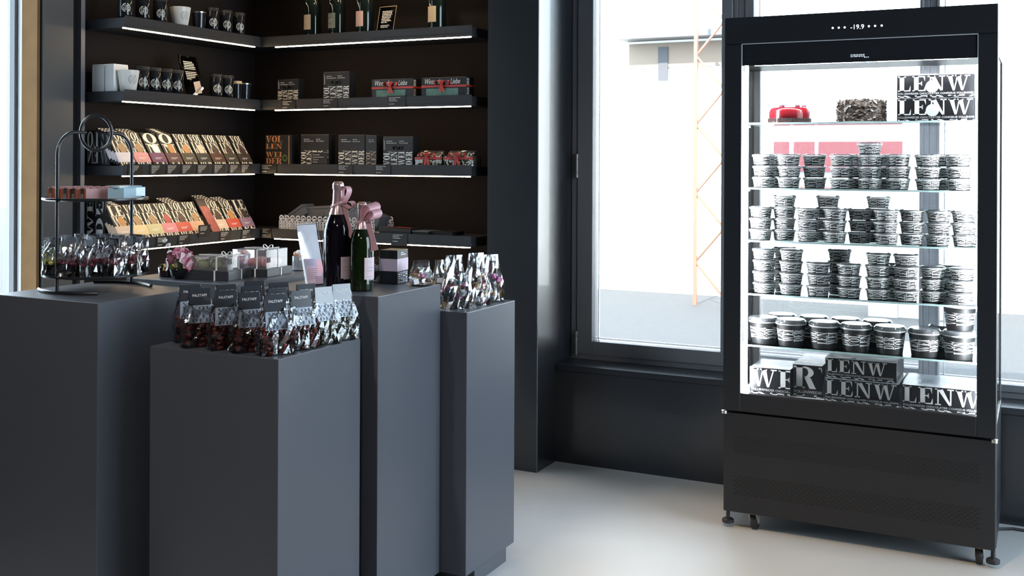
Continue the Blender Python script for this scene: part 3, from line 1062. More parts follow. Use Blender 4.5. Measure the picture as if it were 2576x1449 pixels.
# ------------------------------------------------------------------ ribbons and bows
def strip(mb, pts, w, side):
    """flat ribbon along pts, width w along side (vector or list), two-sided with a little thickness"""
    pts = [Vector(p) for p in pts]
    rings = []
    for i, p in enumerate(pts):
        sd = Vector(side[i] if isinstance(side, list) else side).normalized()
        t = (pts[min(i + 1, len(pts) - 1)] - pts[max(i - 1, 0)]).normalized()
        n = t.cross(sd).normalized() * .0004
        rings.append([p - sd * w / 2 - n, p + sd * w / 2 - n, p + sd * w / 2 + n, p - sd * w / 2 + n])
    return mb.loft(rings)


def loop(c, d, up, L, Hh, n=12):
    """points of one bow loop leaving c in direction d and coming back"""
    c, d, up = Vector(c), Vector(d).normalized(), Vector(up).normalized()
    return [c + d * L * math.sin(PI * t) + up * Hh * math.sin(2 * PI * t) * .5 for t in [i / n for i in range(n + 1)]]


REDR = flat('red_ribbon', (.50, .035, .025), .4)


def red_bow(parent, c, sc=1.0):
    m = MB()
    side = (0, 1, 0)
    for d, u in (((-1, 0, .35), (.3, 0, 1)), ((1, 0, .35), (-.3, 0, 1))):
        strip(m, loop(c, d, u, .042 * sc, .022 * sc), .014 * sc, side)
    cx, cy, cz = c
    strip(m, [(cx, cy, cz), (cx + .004, cy - .002, cz + .024 * sc)], .016 * sc, (1, 0, .2))
    strip(m, [(cx, cy - .002, cz), (cx + .006 * sc, cy - .004, cz - .018 * sc), (cx + .014 * sc, cy - .004, cz - .036 * sc)], .012 * sc, (1, 0, .3))
    strip(m, [(cx, cy - .002, cz), (cx - .006 * sc, cy - .004, cz - .016 * sc), (cx - .008 * sc, cy - .004, cz - .034 * sc)], .012 * sc, (1, 0, -.2))
    m.ball((cx, cy - .004, cz), (.007 * sc, .005, .007 * sc))
    return m.build('bow', REDR, parent, smooth=50)


# ------------------------------------------------------------------ right wall: bottles and small card on the upper shelf
def bottle_prof(R, Hh):
    return [(R * .80, 0), (R * .97, .004), (R, .012), (R, Hh * .50), (R * .97, Hh * .56), (R * .84, Hh * .63), (R * .62, Hh * .70), (R * .43, Hh * .77), (R * .36, Hh * .83), (R * .33, Hh * .93), (R * .38, Hh * .935), (R * .38, Hh * .965)]


def wrap_patch(mb, R, a0, a1, z0, z1, n=12, off=.0006):
    for i in range(n):
        a, b = a0 + (a1 - a0) * i / n, a0 + (a1 - a0) * (i + 1) / n
        r = R + off
        mb.face([(r * math.cos(a), r * math.sin(a), z0), (r * math.cos(b), r * math.sin(b), z0), (r * math.cos(b), r * math.sin(b), z1), (r * math.cos(a), r * math.sin(a), z1)])
    return mb


def wrap_text(R, am, zc, polys, off=.0012, step=.004):
    return lambda a, b: ((R + off) * math.cos(am + a / R), (R + off) * math.sin(am + a / R), zc + b)


def bottle(name, label, loc, R, Hh, glassm, foilm, labm, a0, a1, lz0, lz1, foil0, grp, txtm=None, seed=0):
    t = thing(name, label, 'bottle', loc, 0, grp)
    MB().lathe(bottle_prof(R, Hh), 32).build('glass_body', glassm, t, smooth=50)
    P = [(r + .0008, z) for r, z in bottle_prof(R, Hh) if z >= Hh * foil0]
    MB().lathe(P + [(R * .40, Hh * .975), (R * .36, Hh * .995), (R * .30, Hh), (.002, Hh)], 32, cap0=False).build('foil_capsule', foilm, t, smooth=50)
    if labm:
        MB().polys([], lambda a, b: (0, 0, 0))
        lb = wrap_patch(MB(), R, a0, a1, lz0, lz1).build('paper_label', labm, t, smooth=60)
        w = (a1 - a0) * R
        MB().polys(slabs(textlines([.5, 0, .9, .8, 0, .6, .9], -w * .35, lz1 - lz0 - .012, .0035, .010, w * .7, seed), 0, .006), wrap_text(R, (a0 + a1) / 2, lz0, None)).build('label_print', txtm or GREYT, lb)
    return t


BGL = mat('bottle_black', (.006, .010, .008), .06)
GOLD = flat('dull_gold', (.42, .28, .14), .4, metal=.5)
R4 = 2.163
bm_ = -PI / 2 - .35
for i, (x, labm, foil, nm) in enumerate(((-3.525, flat('label_buff', (.45, .34, .22), .6), flat('red_foil', (.42, .02, .03), .3), 'red foil and buff label'), (-3.366, flat('label_sage', (.16, .17, .13), .6), GOLD, 'grey green label'), (-3.19, flat('label_pink', (.62, .38, .30), .6), GOLD, 'pink label'), (-2.752, flat('label_gold', (.50, .36, .20), .6), GOLD, 'gold label right of the text card'))):
    bottle('champagne_bottle', 'dark champagne bottle with ' + nm + ' on the upper back shelf', (x, 4.715, R4 - .0065), .046, .315, BGL, foil, labm, bm_ - .75, bm_ + .75, .035, .115, .66, 'champagne bottles on the upper back shelf', seed=i)


def draw_card(t, M):
    f = onface(M @ Vector((-.06, -.0006, 0)), (1, 0, 0), M.to_3x3() @ Vector((0, 0, 1)))
    MB().polys(textlines([.95, .9, .95, .85, .9, .8, .9, .6, 0, .8, .7], .028, .112, .0045, .0085, .068, 78), f).build('small_print', CREAM, t)
    b = MB()
    for q in (bx(.004, .002, .008, .138), bx(.112, .002, .116, .138), bx(.004, .134, .116, .138)):
        b.polys([q], f)
    b.build('gold_border', GOLD, t)


sign_card('framed_card', 'small black card with gold edge and pale text between the bottles', (-3.04, 4.675, R4 - .006), -.10, .12, .145, .22, DARK, draw_card)


# ------------------------------------------------------------------ right wall: printed cartons
def lenw_carton(label, x0, x1, z0, h, d, m, grp, cols=4, y0=4.675, fx=1.0, corner=False):
    t = thing('praline_carton', label, 'box', ((x0 + x1) / 2, y0, z0), 0, grp)
    w = (x1 - x0) / 2
    MB().box(-w, w, 0, d, 0, h).build('carton', DARK, t, bevel=.001)
    l = MB()
    cw = 2 * w / cols
    for c in range(cols):
        pol, ww = word(ALLROWS[c % 4])
        p = fit(pol, ww, 0, 0, h * .46, cw * .86)
        l.polys([[(c * cw + cw * .93 - v, .006 + u) for u, v in q] for q in p], onYm(-.0006, -w, 0))
    l.build('printed_letters', m, t)
    MB().polys(textlines([.5, .9], .02, h * .86, .0045, .010, w * .8, 5), onYm(-.0006, -w, 0)).polys(textlines([.5, .8], w * 1.1, h * .86, .0045, .010, w * .7, 6), onYm(-.0006, -w, 0)).build('small_print', GREYT, t)
    if corner:
        MB().polys(rot90(textlines([1, .8], 0, 0, .003, .005, h * .38, 9)), onYm(-.0006, -w + .004, h * .56)).build('corner_print', GREYT, t)
    return t


def wrapped_bow_dark(t, w, h):
    m = MB()
    strip(m, loop((0, -.004, h * .56), (-1, 0, .5), (.5, 0, 1), .03, .016), .010, (0, 1, 0))
    strip(m, loop((0, -.004, h * .56), (1, 0, .5), (-.5, 0, 1), .03, .016), .010, (0, 1, 0))
    m.build('black_bow', mat('black_satin', (.02, .02, .022), .3), t, smooth=50)


Z2, Z3R, Z1 = 1.464, 1.812, 1.114
t = lenw_carton('small black carton with cream letters at the left of the third back shelf', -3.727, -3.588, Z3R, .118, .06, CREAM, 'printed cartons on the back shelves', 4, corner=True)
wrapped_bow_dark(t, .07, .118)
t = lenw_carton('larger black carton with white letters on the third back shelf', -3.424, -3.258, Z3R, .148, .06, WHITE, 'printed cartons on the back shelves', 4, corner=True)
wrapped_bow_dark(t, .08, .148)
t = lenw_carton('black carton with cream letters, second from left on the second back shelf', -3.570, -3.388, Z2, .166, .06, CREAM, 'printed cartons on the back shelves', 5)
MB().box(-.012, .085, -.004, -.002, .004, .070).build('price_note', DARK, t)
MB().polys(textlines([.6, .95, .5, .45], .0, .060, .004, .013, .075, 41), onYm(-.0045, -.008, 0)).build('note_print', GREYT, t)
lenw_carton('black carton with cream letters in the middle of the second back shelf', -3.327, -3.160, Z2, .163, .07, CREAM, 'printed cartons on the back shelves', 4)
lenw_carton('narrow black carton beside the middle carton on the second back shelf', -3.155, -3.088, Z2, .160, .07, flat('tan_print', (.45, .32, .22), .5), 'printed cartons on the back shelves', 2)
t = lenw_carton('black carton with white letters left of the two ribboned bags', -3.047, -2.868, Z2, .152, .07, WHITE, 'printed cartons on the back shelves', 4, corner=True)
wrapped_bow_dark(t, .08, .152)
# copper lettered book-like carton in the corner
COPP = flat('copper_print', (.55, .22, .08), .45)
t = thing('copper_carton', 'black carton with copper VOLLENWEIDER lettering in the shelf corner', 'box', (-3.72, 4.675, Z2))
MB().box(-.088, .088, 0, .06, 0, .165).build('carton', DARK, t, bevel=.001)
l = MB()
for r_, (wd, y0, y1) in enumerate((('VOL', .125, .160), ('LEN', .090, .118), ('WEI', .045, .073), ('DER', .006, .040))):
    pol, ww = word(wd)
    l.polys(fit(pol, ww, .004, y0, .112, y1), onYm(-.0006, -.088, 0))
l.build('copper_lettering', COPP, t)
MB().loft([[(.045 + .016 * math.cos(2 * PI * j / 20) * q, -.001 - .001 * q, .040 + .018 * math.sin(2 * PI * j / 20) * q) for j in range(20)] for q in (1.0, .62)], cap0=False, cap1=False).build('green_wreath', flat('leaf_green', (.10, .16, .03), .6), t)
MB().box(.068, .074, -.001, 0, .006, .16).build('gold_edge_line', GOLD, t)


# ------------------------------------------------------------------ gift boxes with red ribbon
def ribbon_gift(label, x0, x1, h):
    t = thing('ribboned_gift_box', label, 'gift box', ((x0 + x1) / 2, 4.674, Z3R), 0, 'gift boxes with red ribbon')
    w = (x1 - x0) / 2
    MB().box(-w, w, 0, .08, 0, h).build('carton', DARK, t, bevel=.001)
    pol, ww = bfont('Winterthurer Liebe', .3)
    MB().polys(fit(pol, ww, .02, h * .66, 2 * w - .035, h * .93), onYm(-.0006, -w, 0)).build('script_lettering', WHITE, t)
    MB().box(-w + .028, w - .045, -.001, 0, .006, h * .44).build('green_picture', mat('teal_picture', (.10, .22, .19), .5, noise=.5, nscale=50), t)
    MB().box(-w + .022, w - .035, -.0012, 0, .002, .006).build('white_base_line', WHITE, t)
    pol, ww = word('LENWEIDER')
    MB().polys([[(v, u) for u, v in q] for q in fit(pol, ww, .004, 0, h - .006, .022)], onX(w + .0006, .006, 0)).build('side_letters', CREAM, t)
    MB().box(-w - .0006, w + .0006, -.0014, .0806, h * .50, h * .60).build('ribbon_band', REDR, t)
    red_bow(t, (-.008, -.006, h * .62), 1.0)
    return t


ribbon_gift('left of two black gift boxes with red ribbon bow and script lettering', -3.117, -2.868, .100)
ribbon_gift('right of two black gift boxes with red ribbon bow and script lettering', -2.817, -2.560, .100)


# ------------------------------------------------------------------ clear bags with things inside
def bag_mesh(w, d, h, sh, seed, top=.80, wob=.004):
    """gusseted clear bag: boxy below the shoulder, drawn flat to a sealed top"""
    r = random.Random(seed)
    rings = []
    n = 6
    for f_, a, b in ((0, 1, 1), (.02, 1.04, 1.04), (sh * .35, 1.0, 1.0), (sh * .7, 1.04, 1.02), (sh, 1.0, .92), (sh + (1 - sh) * .25, .97 * (1 - (1 - min(top, 1)) * .35), .66), (sh + (1 - sh) * .5, .95 * (1 - (1 - min(top, 1)) * .70), .36), (sh + (1 - sh) * .75, .95 * (1 - (1 - min(top, 1)) * .92), .12), (1, top, .03)):
        W_, D_ = w / 2 * a, d / 2 * b
        pts = []
        for e in range(4):
            for j in range(n):
                t_ = -1 + 2 * j / n
                x, y = ((t_ * W_, -D_), (W_, t_ * D_), (-t_ * W_, D_), (-W_, -t_ * D_))[e]
                k = 0 if (j == 0 or f_ in (0, 1)) else wob
                pts.append((x + r.uniform(-k, k), y + r.uniform(-k, k) * min(1, b + .1), h * f_ + (r.uniform(-.003, .003) if 0 < f_ < 1 else 0)))
        rings.append(pts)
    return MB().loft(rings)


def chunks(w, d, h, n, rng, seed, mats):
    r = random.Random(seed)
    m = MB()
    for k in range(n):
        c = (r.uniform(-.5, .5) * w, r.uniform(-.5, .5) * d, .006 + h * r.random() ** 1.1)
        s_ = r.uniform(*rng)
        m.ball(c, (s_ * r.uniform(.7, 1.3), s_ * r.uniform(.7, 1.3), s_ * r.uniform(.6, 1.1)), None, r.randrange(len(mats)), 6, 4)
    return m


FLABEL = mat('dark_foil_label', (.035, .04, .05), .22, coat=.6)
FLOW = mat('sky_sheen_label', (.30, .36, .44), .22, coat=.5)  # pale blue paints the sky reflection on the lower part of the dark label
FPRINT = mat('label_ink', (.05, .06, .085), .35)


def falstaff(kind, seed):
    w, d, h, sh = .090, .055, .173, .46
    t = thing('labelled_sweet_bag', 'bag', 'bag')
    bag_mesh(w * 1.08, d, h, sh, seed, .66).build('clear_bag', FILM, t)
    red = [flat('dried_red', (.17, .025, .022), .45), flat('dried_dark', (.05, .012, .012), .45), flat('dried_rust', (.24, .05, .03), .5)]
    grn = [flat('herb_olive', (.09, .085, .03), .6), flat('herb_dark', (.03, .032, .018), .6), flat('herb_brown', (.11, .075, .04), .6)]
    c = chunks(w * .86, d * .80, h * sh * .86, 130, (.004, .009), seed, red).build('contents', red if kind == 'red' else grn, t, smooth=40)
    c['kind'] = 'stuff'
    # label folded over the top seam, following the drawn-in side
    zt, zm, zl = h + .001, h * .72, h * .43
    for sgn in (-1,):
        ys = (sgn * .0021, sgn * .0108, sgn * .0285)
        zz = (zt, zm, zl)
        wid = (w * .335, w * .36, w * .42)
        up = MB().face([(-wid[1], ys[1], zm), (wid[1], ys[1], zm), (wid[0], ys[0], zt), (-wid[0], ys[0], zt)]).face([(-wid[0], ys[0], zt), (wid[0], ys[0], zt), (wid[0], .004, zt - .001), (-wid[0], .004, zt - .001)]).face([(wid[0], .004, zt - .001), (-wid[0], .004, zt - .001), (-wid[0], .012, zm), (wid[0], .012, zm)])
        hd = up.build('label_header', FLABEL, t)
        v = Vector((0, ys[0] - ys[1], zt - zm)).normalized()
        f = onface((-wid[1], ys[1] - .0008, zm), (1, 0, 0), v)
        pol, ww = bfont('FALSTAFF')
        MB().polys(fit(pol, ww, wid[1] * .35, .026, wid[1] * 1.65, .0335), f).build('header_lettering', WHITE, hd)
        lo = MB().face([(-wid[2], ys[2], zl), (wid[2], ys[2], zl), (wid[1], ys[1] - .0002, zm), (-wid[1], ys[1] - .0002, zm)]).build('label_skirt', FLOW, t)
        v = Vector((0, ys[1] - ys[2], zm - zl))
        L = v.length
        f = onface((-wid[2], ys[2] - .0008, zl), (1, 0, 0), v.normalized())
        lt = MB()
        for r_, wd in enumerate(('DER', 'WEI', 'LEN', 'VOL')):
            pol, ww = word(wd)
            lt.polys(fit(pol, ww, .010, L * (.04 + .235 * r_), .070, L * (.235 + .235 * r_)), f)
        lt.build('skirt_lettering', FPRINT, lo)
    return t


FRED = [Stock(falstaff('red', 21)), Stock(falstaff('red', 22))]
FGRN = Stock(falstaff('green', 23))
Zp = .935
fb_ = [('red', -2.364, 2.545, 1.0, 'at the back left corner'), ('red', -2.274, 2.487, 0.95, 'at the front left'), ('red', -2.176, 2.49, 1.0, 'second from left in the front row'), ('red', -2.085, 2.487, 0.98, 'third from left in the front row'), ('red', -1.988, 2.485, 1.05, 'at the front corner'), ('red', -1.977, 2.59, 1.1, 'second along the right edge'), ('green', -1.97, 2.692, 1.2, 'with olive herbs, third along the right edge'), ('green', -1.969, 2.785, 1.1, 'with olive herbs, at the far right corner'), ('red', -2.272, 2.604, 1.0, 'second row, left'), ('red', -2.176, 2.607, 1.0, 'second row, middle'), ('red', -2.075, 2.605, 1.05, 'second row, right'), ('red', -2.26, 2.722, 0.95, 'back row, left'), ('red', -2.165, 2.725, 1.0, 'back row, middle'), ('red', -2.067, 2.735, 1.05, 'back row, right')]
for i, (k, x, y, rz, nm) in enumerate(fb_):
    o = FGRN.get() if k == 'green' else FRED[i % 2].get()
    put(o, (x, y, Zp), rz, 'clear bag with dark header label, ' + ('red pieces, ' if k == 'red' else '') + nm, 'labelled bags on the front pedestal')

# patterned bags with red bows on the second back shelf
PAT = mat('leopard_film', (.30, .26, .20), .25)
for i, (x0, x1) in enumerate(((-2.855, -2.700), (-2.688, -2.520))):
    t = thing('ribboned_pouch', ('left' if i == 0 else 'right') + ' of two crinkled patterned pouches tied with red ribbon', 'pouch', ((x0 + x1) / 2, 4.72, Z2), 0, 'pouches tied with red ribbon')
    w = (x1 - x0)
    p = bag_mesh(w * .98, .085, .080, .62, 60 + i, .9, .006).build('pouch', mat('pouch_film', (.05, .045, .04), .12, spec=1.0), t)
    r_ = random.Random(90 + i)
    q = MB()
    for k in range(90):
        a, b = r_.uniform(-w * .45, w * .45), r_.uniform(.006, .070)
        yy = -.0445 + max(0, b - .05) * 1.1
        q.face([(a - .004, yy - .001, b - .003), (a + r_.uniform(.001, .006), yy - .001, b - .003), (a + .004, yy - .001, b + .003), (a - r_.uniform(.001, .004), yy - .001, b + .003)])
    qq = q.build('printed_flecks', CREAM, t)
    qq['kind'] = 'stuff'
    MB().box(-w * .5, w * .5, -.0475, -.0460, .036, .048).build('ribbon_band', REDR, t)
    red_bow(t, (-.005, -.050, .046), 1.15)

# ------------------------------------------------------------------ right wall: lowest shelf
# pierced white paper tray holding folded dark boxes
t = thing('pierced_paper_tray', 'white paper tray with cut out scrollwork edge on the lowest back shelf', 'tray', (-3.42, 4.70, Z1))
WP = mat('white_paper', (.72, .72, .78), .6)
for nm, (p0, p1) in {'front_panel': ((-.305, -.012), (.315, -.012)), 'back_panel': ((-.305, .17), (.315, .17)), 'side_panel': ((-.305, -.012), (-.305, .17))}.items():
    p0, p1 = Vector((*p0, 0)), Vector((*p1, 0))
    L = (p1 - p0).length
    f = onface(p0, (p1 - p0).normalized(), (0, 0, 1))
    m = MB()
    nn = int(L / .018)
    cw = L / nn
    for c in range(nn):
        for r_ in range(3):
            z0 = .004 + r_ * .015
            x0 = c * cw
            for q in ring(x0 + cw / 2, z0 + .008, cw * .56, .0090, cw * .27, .0045, 0, 2 * PI, 8):
                m.polys([q], f)
        if c % 2 == 0:
            for q in ring(c * cw + cw, .064, .016, .017, .010, .010, -.6, 4.6, 10):
                m.polys([q], f)
            for q in ring(c * cw + cw, .060, .007, .007, .002, .002, 0, 2 * PI, 8):
                m.polys([q], f)
    m.polys([bx(0, 0, L, .005), bx(0, .048, L, .051)], f)
    m.build(nm, WP, t)
MB().box(-.300, .310, -.008, .166, 0, .002).build('tray_floor', WP, t)
for i, (x, y, z, sx, sz, ry, m_) in enumerate(((-3.625, 4.77, 1.200, .10, .05, -.55, 'a'), (-3.49, 4.80, 1.215, .24, .050, -.06, 'b'), (-3.38, 4.77, 1.190, .12, .06, .75, 'a'), (-3.27, 4.765, 1.195, .17, .055, -.62, 'a'), (-3.16, 4.79, 1.180, .09, .05, .3, 'b'))):
    t = thing('folded_dark_box', 'dark folded gift box lying in the paper tray, %s from the left' % ORD[i], 'gift box', (x, y, z), 0, 'folded boxes in the paper tray')
    M = Matrix.Rotation(ry, 4, 'Y')
    MB().box(-sx / 2, sx / 2, -.05, .05, -sz / 2, sz / 2 - .006, 0, M).build('carton', mat('slate_card', (.075, .085, .105), .3), t)
    MB().box(-sx / 2 - .003, sx / 2 + .003, -.053, .053, sz / 2 - .006, sz / 2 + .006, 0, M).build('lid', MATS['slate_card'], t)
    if i == 3:
        MB().tube([M @ Vector((-.05, -.054, .03)), M @ Vector((-.062, -.062, .02)), M @ Vector((-.06, -.062, -.01)), M @ Vector((-.04, -.056, -.028))], .005, 6).build('red_cord', REDR, t, smooth=60)
for i, (x0, x1, h, d, y) in enumerate(((-3.085, -2.895, .030, .12, 4.70), (-2.885, -2.790, .022, .11, 4.70), (-2.80, -2.66, .020, .12, 4.72))):
    t = thing('flat_dark_box', 'flat charcoal box on the lowest back shelf, %s right of the paper tray' % ORD[i], 'box', ((x0 + x1) / 2, y, Z1), 0, 'flat boxes on the lowest back shelf')
    MB().box(-(x1 - x0) / 2, (x1 - x0) / 2, 0, d, 0, h - .004).build('carton', DARK, t, bevel=.001)
    MB().box(-(x1 - x0) / 2 - .001, (x1 - x0) / 2 + .001, -.001, d + .001, h - .004, h).build('lid', MATS['slate_card'] if i == 1 else DARK, t)
    if i == 0:
        strip(MB(), [(-.06, .03, h + .002), (0, .035, h + .006), (.08, .03, h + .002)], .012, (0, 1, 0)).build('red_ribbon_end', REDR, t)
# price cards on the right wall rails
for lv, lst in (('third', ((-3.640, 1.768, .095, .050), (-3.370, 1.770, .10, .052), (-2.955, 1.768, .11, .056))), ('second', ((-3.772, 1.421, .11, .052), (-3.270, 1.421, .10, .052), (-3.038, 1.421, .10, .052))), ('lowest', ((-3.785, 1.071, .07, .055), (-2.935, 1.060, .098, .064)))):
    for i, (x, z, w, h) in enumerate(lst):
        price_card('black price card on the %s back shelf rail, %s from the corner' % (lv, ORD[i]), (x, 4.6555, z), 0, w, h, [1, .6, .75, 0, .5], 50 + i, 'price cards on the back shelves', GREYT if i else None)


# ------------------------------------------------------------------ two tier tray stand
KS = .944      # size of the stand and its goods
ST = Vector((-2.7625, 2.5236, 1.075))
pa, pb = Vector((-2.7427, 2.3706, 1.075)), Vector((-2.7483, 2.6803, 1.075))
ax = (pb - pa).normalized()
pr_ = Vector((ax.y, -ax.x, 0))
ts = thing('tiered_tray_stand', 'black tubular two tier tray stand with a ring handle', 'stand', tuple(ST))
mid = (pa + pb) / 2 - ST
a_, b_ = pa - ST, pb - ST
HT, RC = .506, .071
arch = [a_ + Vector((0, 0, .006)), a_ + Vector((0, 0, HT - RC))]
for k in range(1, 9):
    t_ = PI / 2 * k / 8
    arch.append(a_ + ax * RC * (1 - math.cos(t_)) + Vector((0, 0, HT - RC + RC * math.sin(t_))))
arch2 = [b_ + Vector((0, 0, .006)), b_ + Vector((0, 0, HT - RC))]
for k in range(1, 9):
    t_ = PI / 2 * k / 8
    arch2.append(b_ - ax * RC * (1 - math.cos(t_)) + Vector((0, 0, HT - RC + RC * math.sin(t_))))
rc_ = mid + Vector((0, 0, HT))
TUBE = mat('black_tube', (.015, .016, .019), .25)
MB().tube(arch + [rc_ - ax * .043], .0055, 10).build('near_arch', TUBE, ts, smooth=60)
MB().tube(arch2 + [rc_ + ax * .043], .0055, 10).build('far_arch', TUBE, ts, smooth=60)
dirr = (ax * .80 + pr_ * .60).normalized()
MB().tube([rc_ + dirr * .047 * math.cos(2 * PI * k / 40) + Vector((0, 0, .057 * math.sin(2 * PI * k / 40))) for k in range(40)], .0055, 10, closed=True).build('ring_handle', TUBE, ts, smooth=60)
for q, sg in ((a_, -1), (b_, 1)):
    MB().tube([q + pr_ * .127 * u + ax * sg * (-.042 * u * u) * 1.0 + Vector((0, 0, .006)) for u in [i / 8 - 1 for i in range(17)]], .0055, 10).build('foot', TUBE, ts, smooth=60)
TR = .1625
TZ = (.047, .289)
for z in TZ:
    MB().lathe([(.001, 0), (TR - .006, 0), (TR, .003), (TR, .009), (TR - .004, .010), (TR - .006, .004), (.001, .004)], 48, tuple(mid + Vector((0, 0, z))), cap0=False, cap1=False).build('tray', TUBE, ts, smooth=40)
TC = ST + mid
# slim boxes on the upper tray
RUSTB, MAUB, BLUB = flat('rust_carton', (.30, .085, .035), .35), flat('dusty_rose_carton', (.42, .22, .22), .3, coat=.3), flat('powder_blue_carton', (.30, .46, .56), .3, coat=.3)
zt = TC.z + TZ[1] + .0045


def slim_box(label, x, y, rz, L, w, h, endm, sidem, grp, band=True):
    t = thing('slim_carton', label, 'box', (x, y, zt), rz, grp)
    MB().box(-w / 2, w / 2, 0, L, 0, h).build('carton', sidem, t, bevel=.0008)
    MB().box(-w / 2 + .0005, w / 2 - .0005, -.0006, 0, .0005, h - .0005).build('end_face', endm, t)
    if band:
        MB().box(-w * .22, w * .24, -.0012, L * .5, .0, h + .0006).build('dark_band', mat('band_grey', (.03, .032, .038), .4), t)
        l = MB()
        for i, wd in enumerate(('VOL', 'LEN', 'WEI')):
            pol, ww = word(wd)
            l.polys(fit(pol, ww, -w * .18, h * (.36 - .17 * i), w * .20, h * (.50 - .17 * i)), onYm(-.0018, 0, 0))
        l.build('band_letters', GREYT, t)
    for k in range(5):
        MB().lathe([(w * .30, h), (w * .34, h + .004), (w * .2, h + .005)], 10, (0, L * (k + .5) / 5, 0)).build('scalloped_tab', sidem, t)
    return t


for i, x in enumerate((-2.871, -2.833, -2.794, -2.754, -2.714)):
    slim_box('rust coloured slim carton on the upper tray, %s from the left' % ORD[i], x, 2.4415 + (.014, .007, .004, 0, 0)[i], -.06 + .015 * i, .142, .032, .034, RUSTB, MAUB, 'rust cartons on the upper tray')
for i, (x, y, rz) in enumerate(((-2.644, 2.512, .42), (-2.703, 2.5925, .25), (-2.767, 2.599, .15))):
    slim_box('powder blue carton on the upper tray, %s from the right' % ORD[i], x, y, rz, .099, .053, .035, BLUB, BLUB, 'blue cartons on the upper tray', False)


# small clear bags on the lower tray
def praline_bag(seed, top, lower):
    w, d, h = .055, .0415, .121
    t = thing('small_sweet_bag', 'bag', 'bag')
    bag_mesh(w, d, h, .50, seed, 1.0, .005).build('clear_bag', clear_mat('shiny_cellophane', (.94, .95, .97), 3.0, .14, bump=.25, bscale=24, base=.12), t)
    MB().box(-w * .46, w * .46, -d * .44, d * .44, .002, .036).build('dark_tray', DARK, t)
    c = chunks(w * .75, d * .70, .020, 9, (.009, .012), seed, [0]).build('sweets', top, t, smooth=50)
    c.location.z = .030
    MB().box(-.009, .009, -.0045, -.0025, h - .028, h - .004).build('dark_sticker', mat('steel_label', (.10, .12, .15), .3), t)
    return t


MACG, MACR = flat('macaron_green', (.42, .40, .10), .5), flat('macaron_wine', (.13, .014, .028), .4)
GB, RB = Stock(praline_bag(31, MACG, None)), [Stock(praline_bag(32, MACR, None)), Stock(praline_bag(33, MACR, None))]
zt2 = TC.z + TZ[0] + .0045
spots = []
for r_, (rad, n, a0) in enumerate(((.132, 12, .15), (.074, 6, .4), (.0, 1, 0))):
    for k in range(n):
        spots.append((rad, a0 + 2 * PI * k / n, r_))
for i, (rad, a, r_) in enumerate(spots):
    x, y = TC.x + rad * math.cos(a), TC.y + rad * math.sin(a)
    grn = math.cos(a + 2.3) > .72 and r_ == 0
    o = (GB if grn else RB[i % 2]).get()
    nm = 'outer ring, %s counter clockwise' % ORD[i] if r_ == 0 else 'inner ring, %s counter clockwise' % ORD[(i - 12) % 12] if r_ == 1 else 'in the middle'
    put(o, (x, y, zt2), .5 + .5 * math.sin(i * 2.1), 'clear bag of %s sweets on the lower tray, %s' % ('green' if grn else 'wine red', nm), 'small bags on the lower tray')

# ------------------------------------------------------------------ champagne on the tall pedestal
PF = flat('rose_foil', (.55, .38, .38), .25, metal=.6)
PINKR = flat('pink_satin', (.62, .34, .38), .35)
DGL = mat('bottle_dark_purple', (.005, .0035, .006), .05)
GGL = mat('bottle_green', (.006, .012, .003), .05)
CORK = flat('cork_disc', (.45, .20, .08), .5)
for nm, lb, x, y, R, Hh, gm in (('magnum_bottle', 'big dark champagne bottle with rose foil and pink ribbon', -2.1274, 2.990, .0490, .360, DGL), ('rose_bottle', 'smaller green champagne bottle with pink label and ribbon', -2.0354, 2.996, .0407, .293, GGL)):
    t = bottle(nm, lb, (x, y, 1.062), R, Hh, gm, PF, flat('pink_label', (.62, .46, .50), .5), -.75, .55, .040, .112, .66, None)
    MB().lathe([(R * .30, Hh), (R * .30, Hh + .002), (.001, Hh + .002)], 20).build('cork_top', CORK, t)
    zr = Hh * .80
    rr_ = R * .40
    m = MB()
    m.tube([((rr_ + .003) * math.cos(a), (rr_ + .003) * math.sin(a), zr + .012 * math.sin(a + 1)) for a in [2 * PI * k / 20 for k in range(20)]], .004, 6, closed=True)
    kx, ky = rr_ * 1.15, -rr_ * .1
    k0 = Vector((kx, ky, zr))
    if nm == 'magnum_bottle':
        strip(m, loop(k0, (.22, 0, 1), (1, 0, -.1), .060, .030), .020, (.5, 1, .0))
        strip(m, loop(k0, (1, 0, -.10), (0, 0, 1), .044, .022), .020, (.3, 1, .2))
        strip(m, [k0, k0 + Vector((-.020, -.012, -.020)), k0 + Vector((-.034, -.014, -.046))], .026, (.6, .4, .6))
        strip(m, [k0, k0 + Vector((.014, -.004, -.05)), k0 + Vector((.030, -.002, -.11))], .024, (1, .2, .2))
    else:
        strip(m, loop(k0, (.45, 0, 1), (1, 0, -.4), .060, .036), .042, (.5, 1, .3))
        strip(m, loop(k0, (1, -.1, .6), (-.5, 0, 1), .056, .028), .034, (.5, 1, .2))
        strip(m, [k0, k0 + Vector((-.022, -.010, -.024)), k0 + Vector((-.030, -.012, -.050))], .028, (.8, .3, .5))
        strip(m, [k0, k0 + Vector((.016, -.004, -.045)), k0 + Vector((.034, -.002, -.10))], .030, (1, .2, .3))
    m.ball(tuple(k0), (.006, .006, .007))
    m.build('pink_ribbon', PINKR, t, smooth=50)


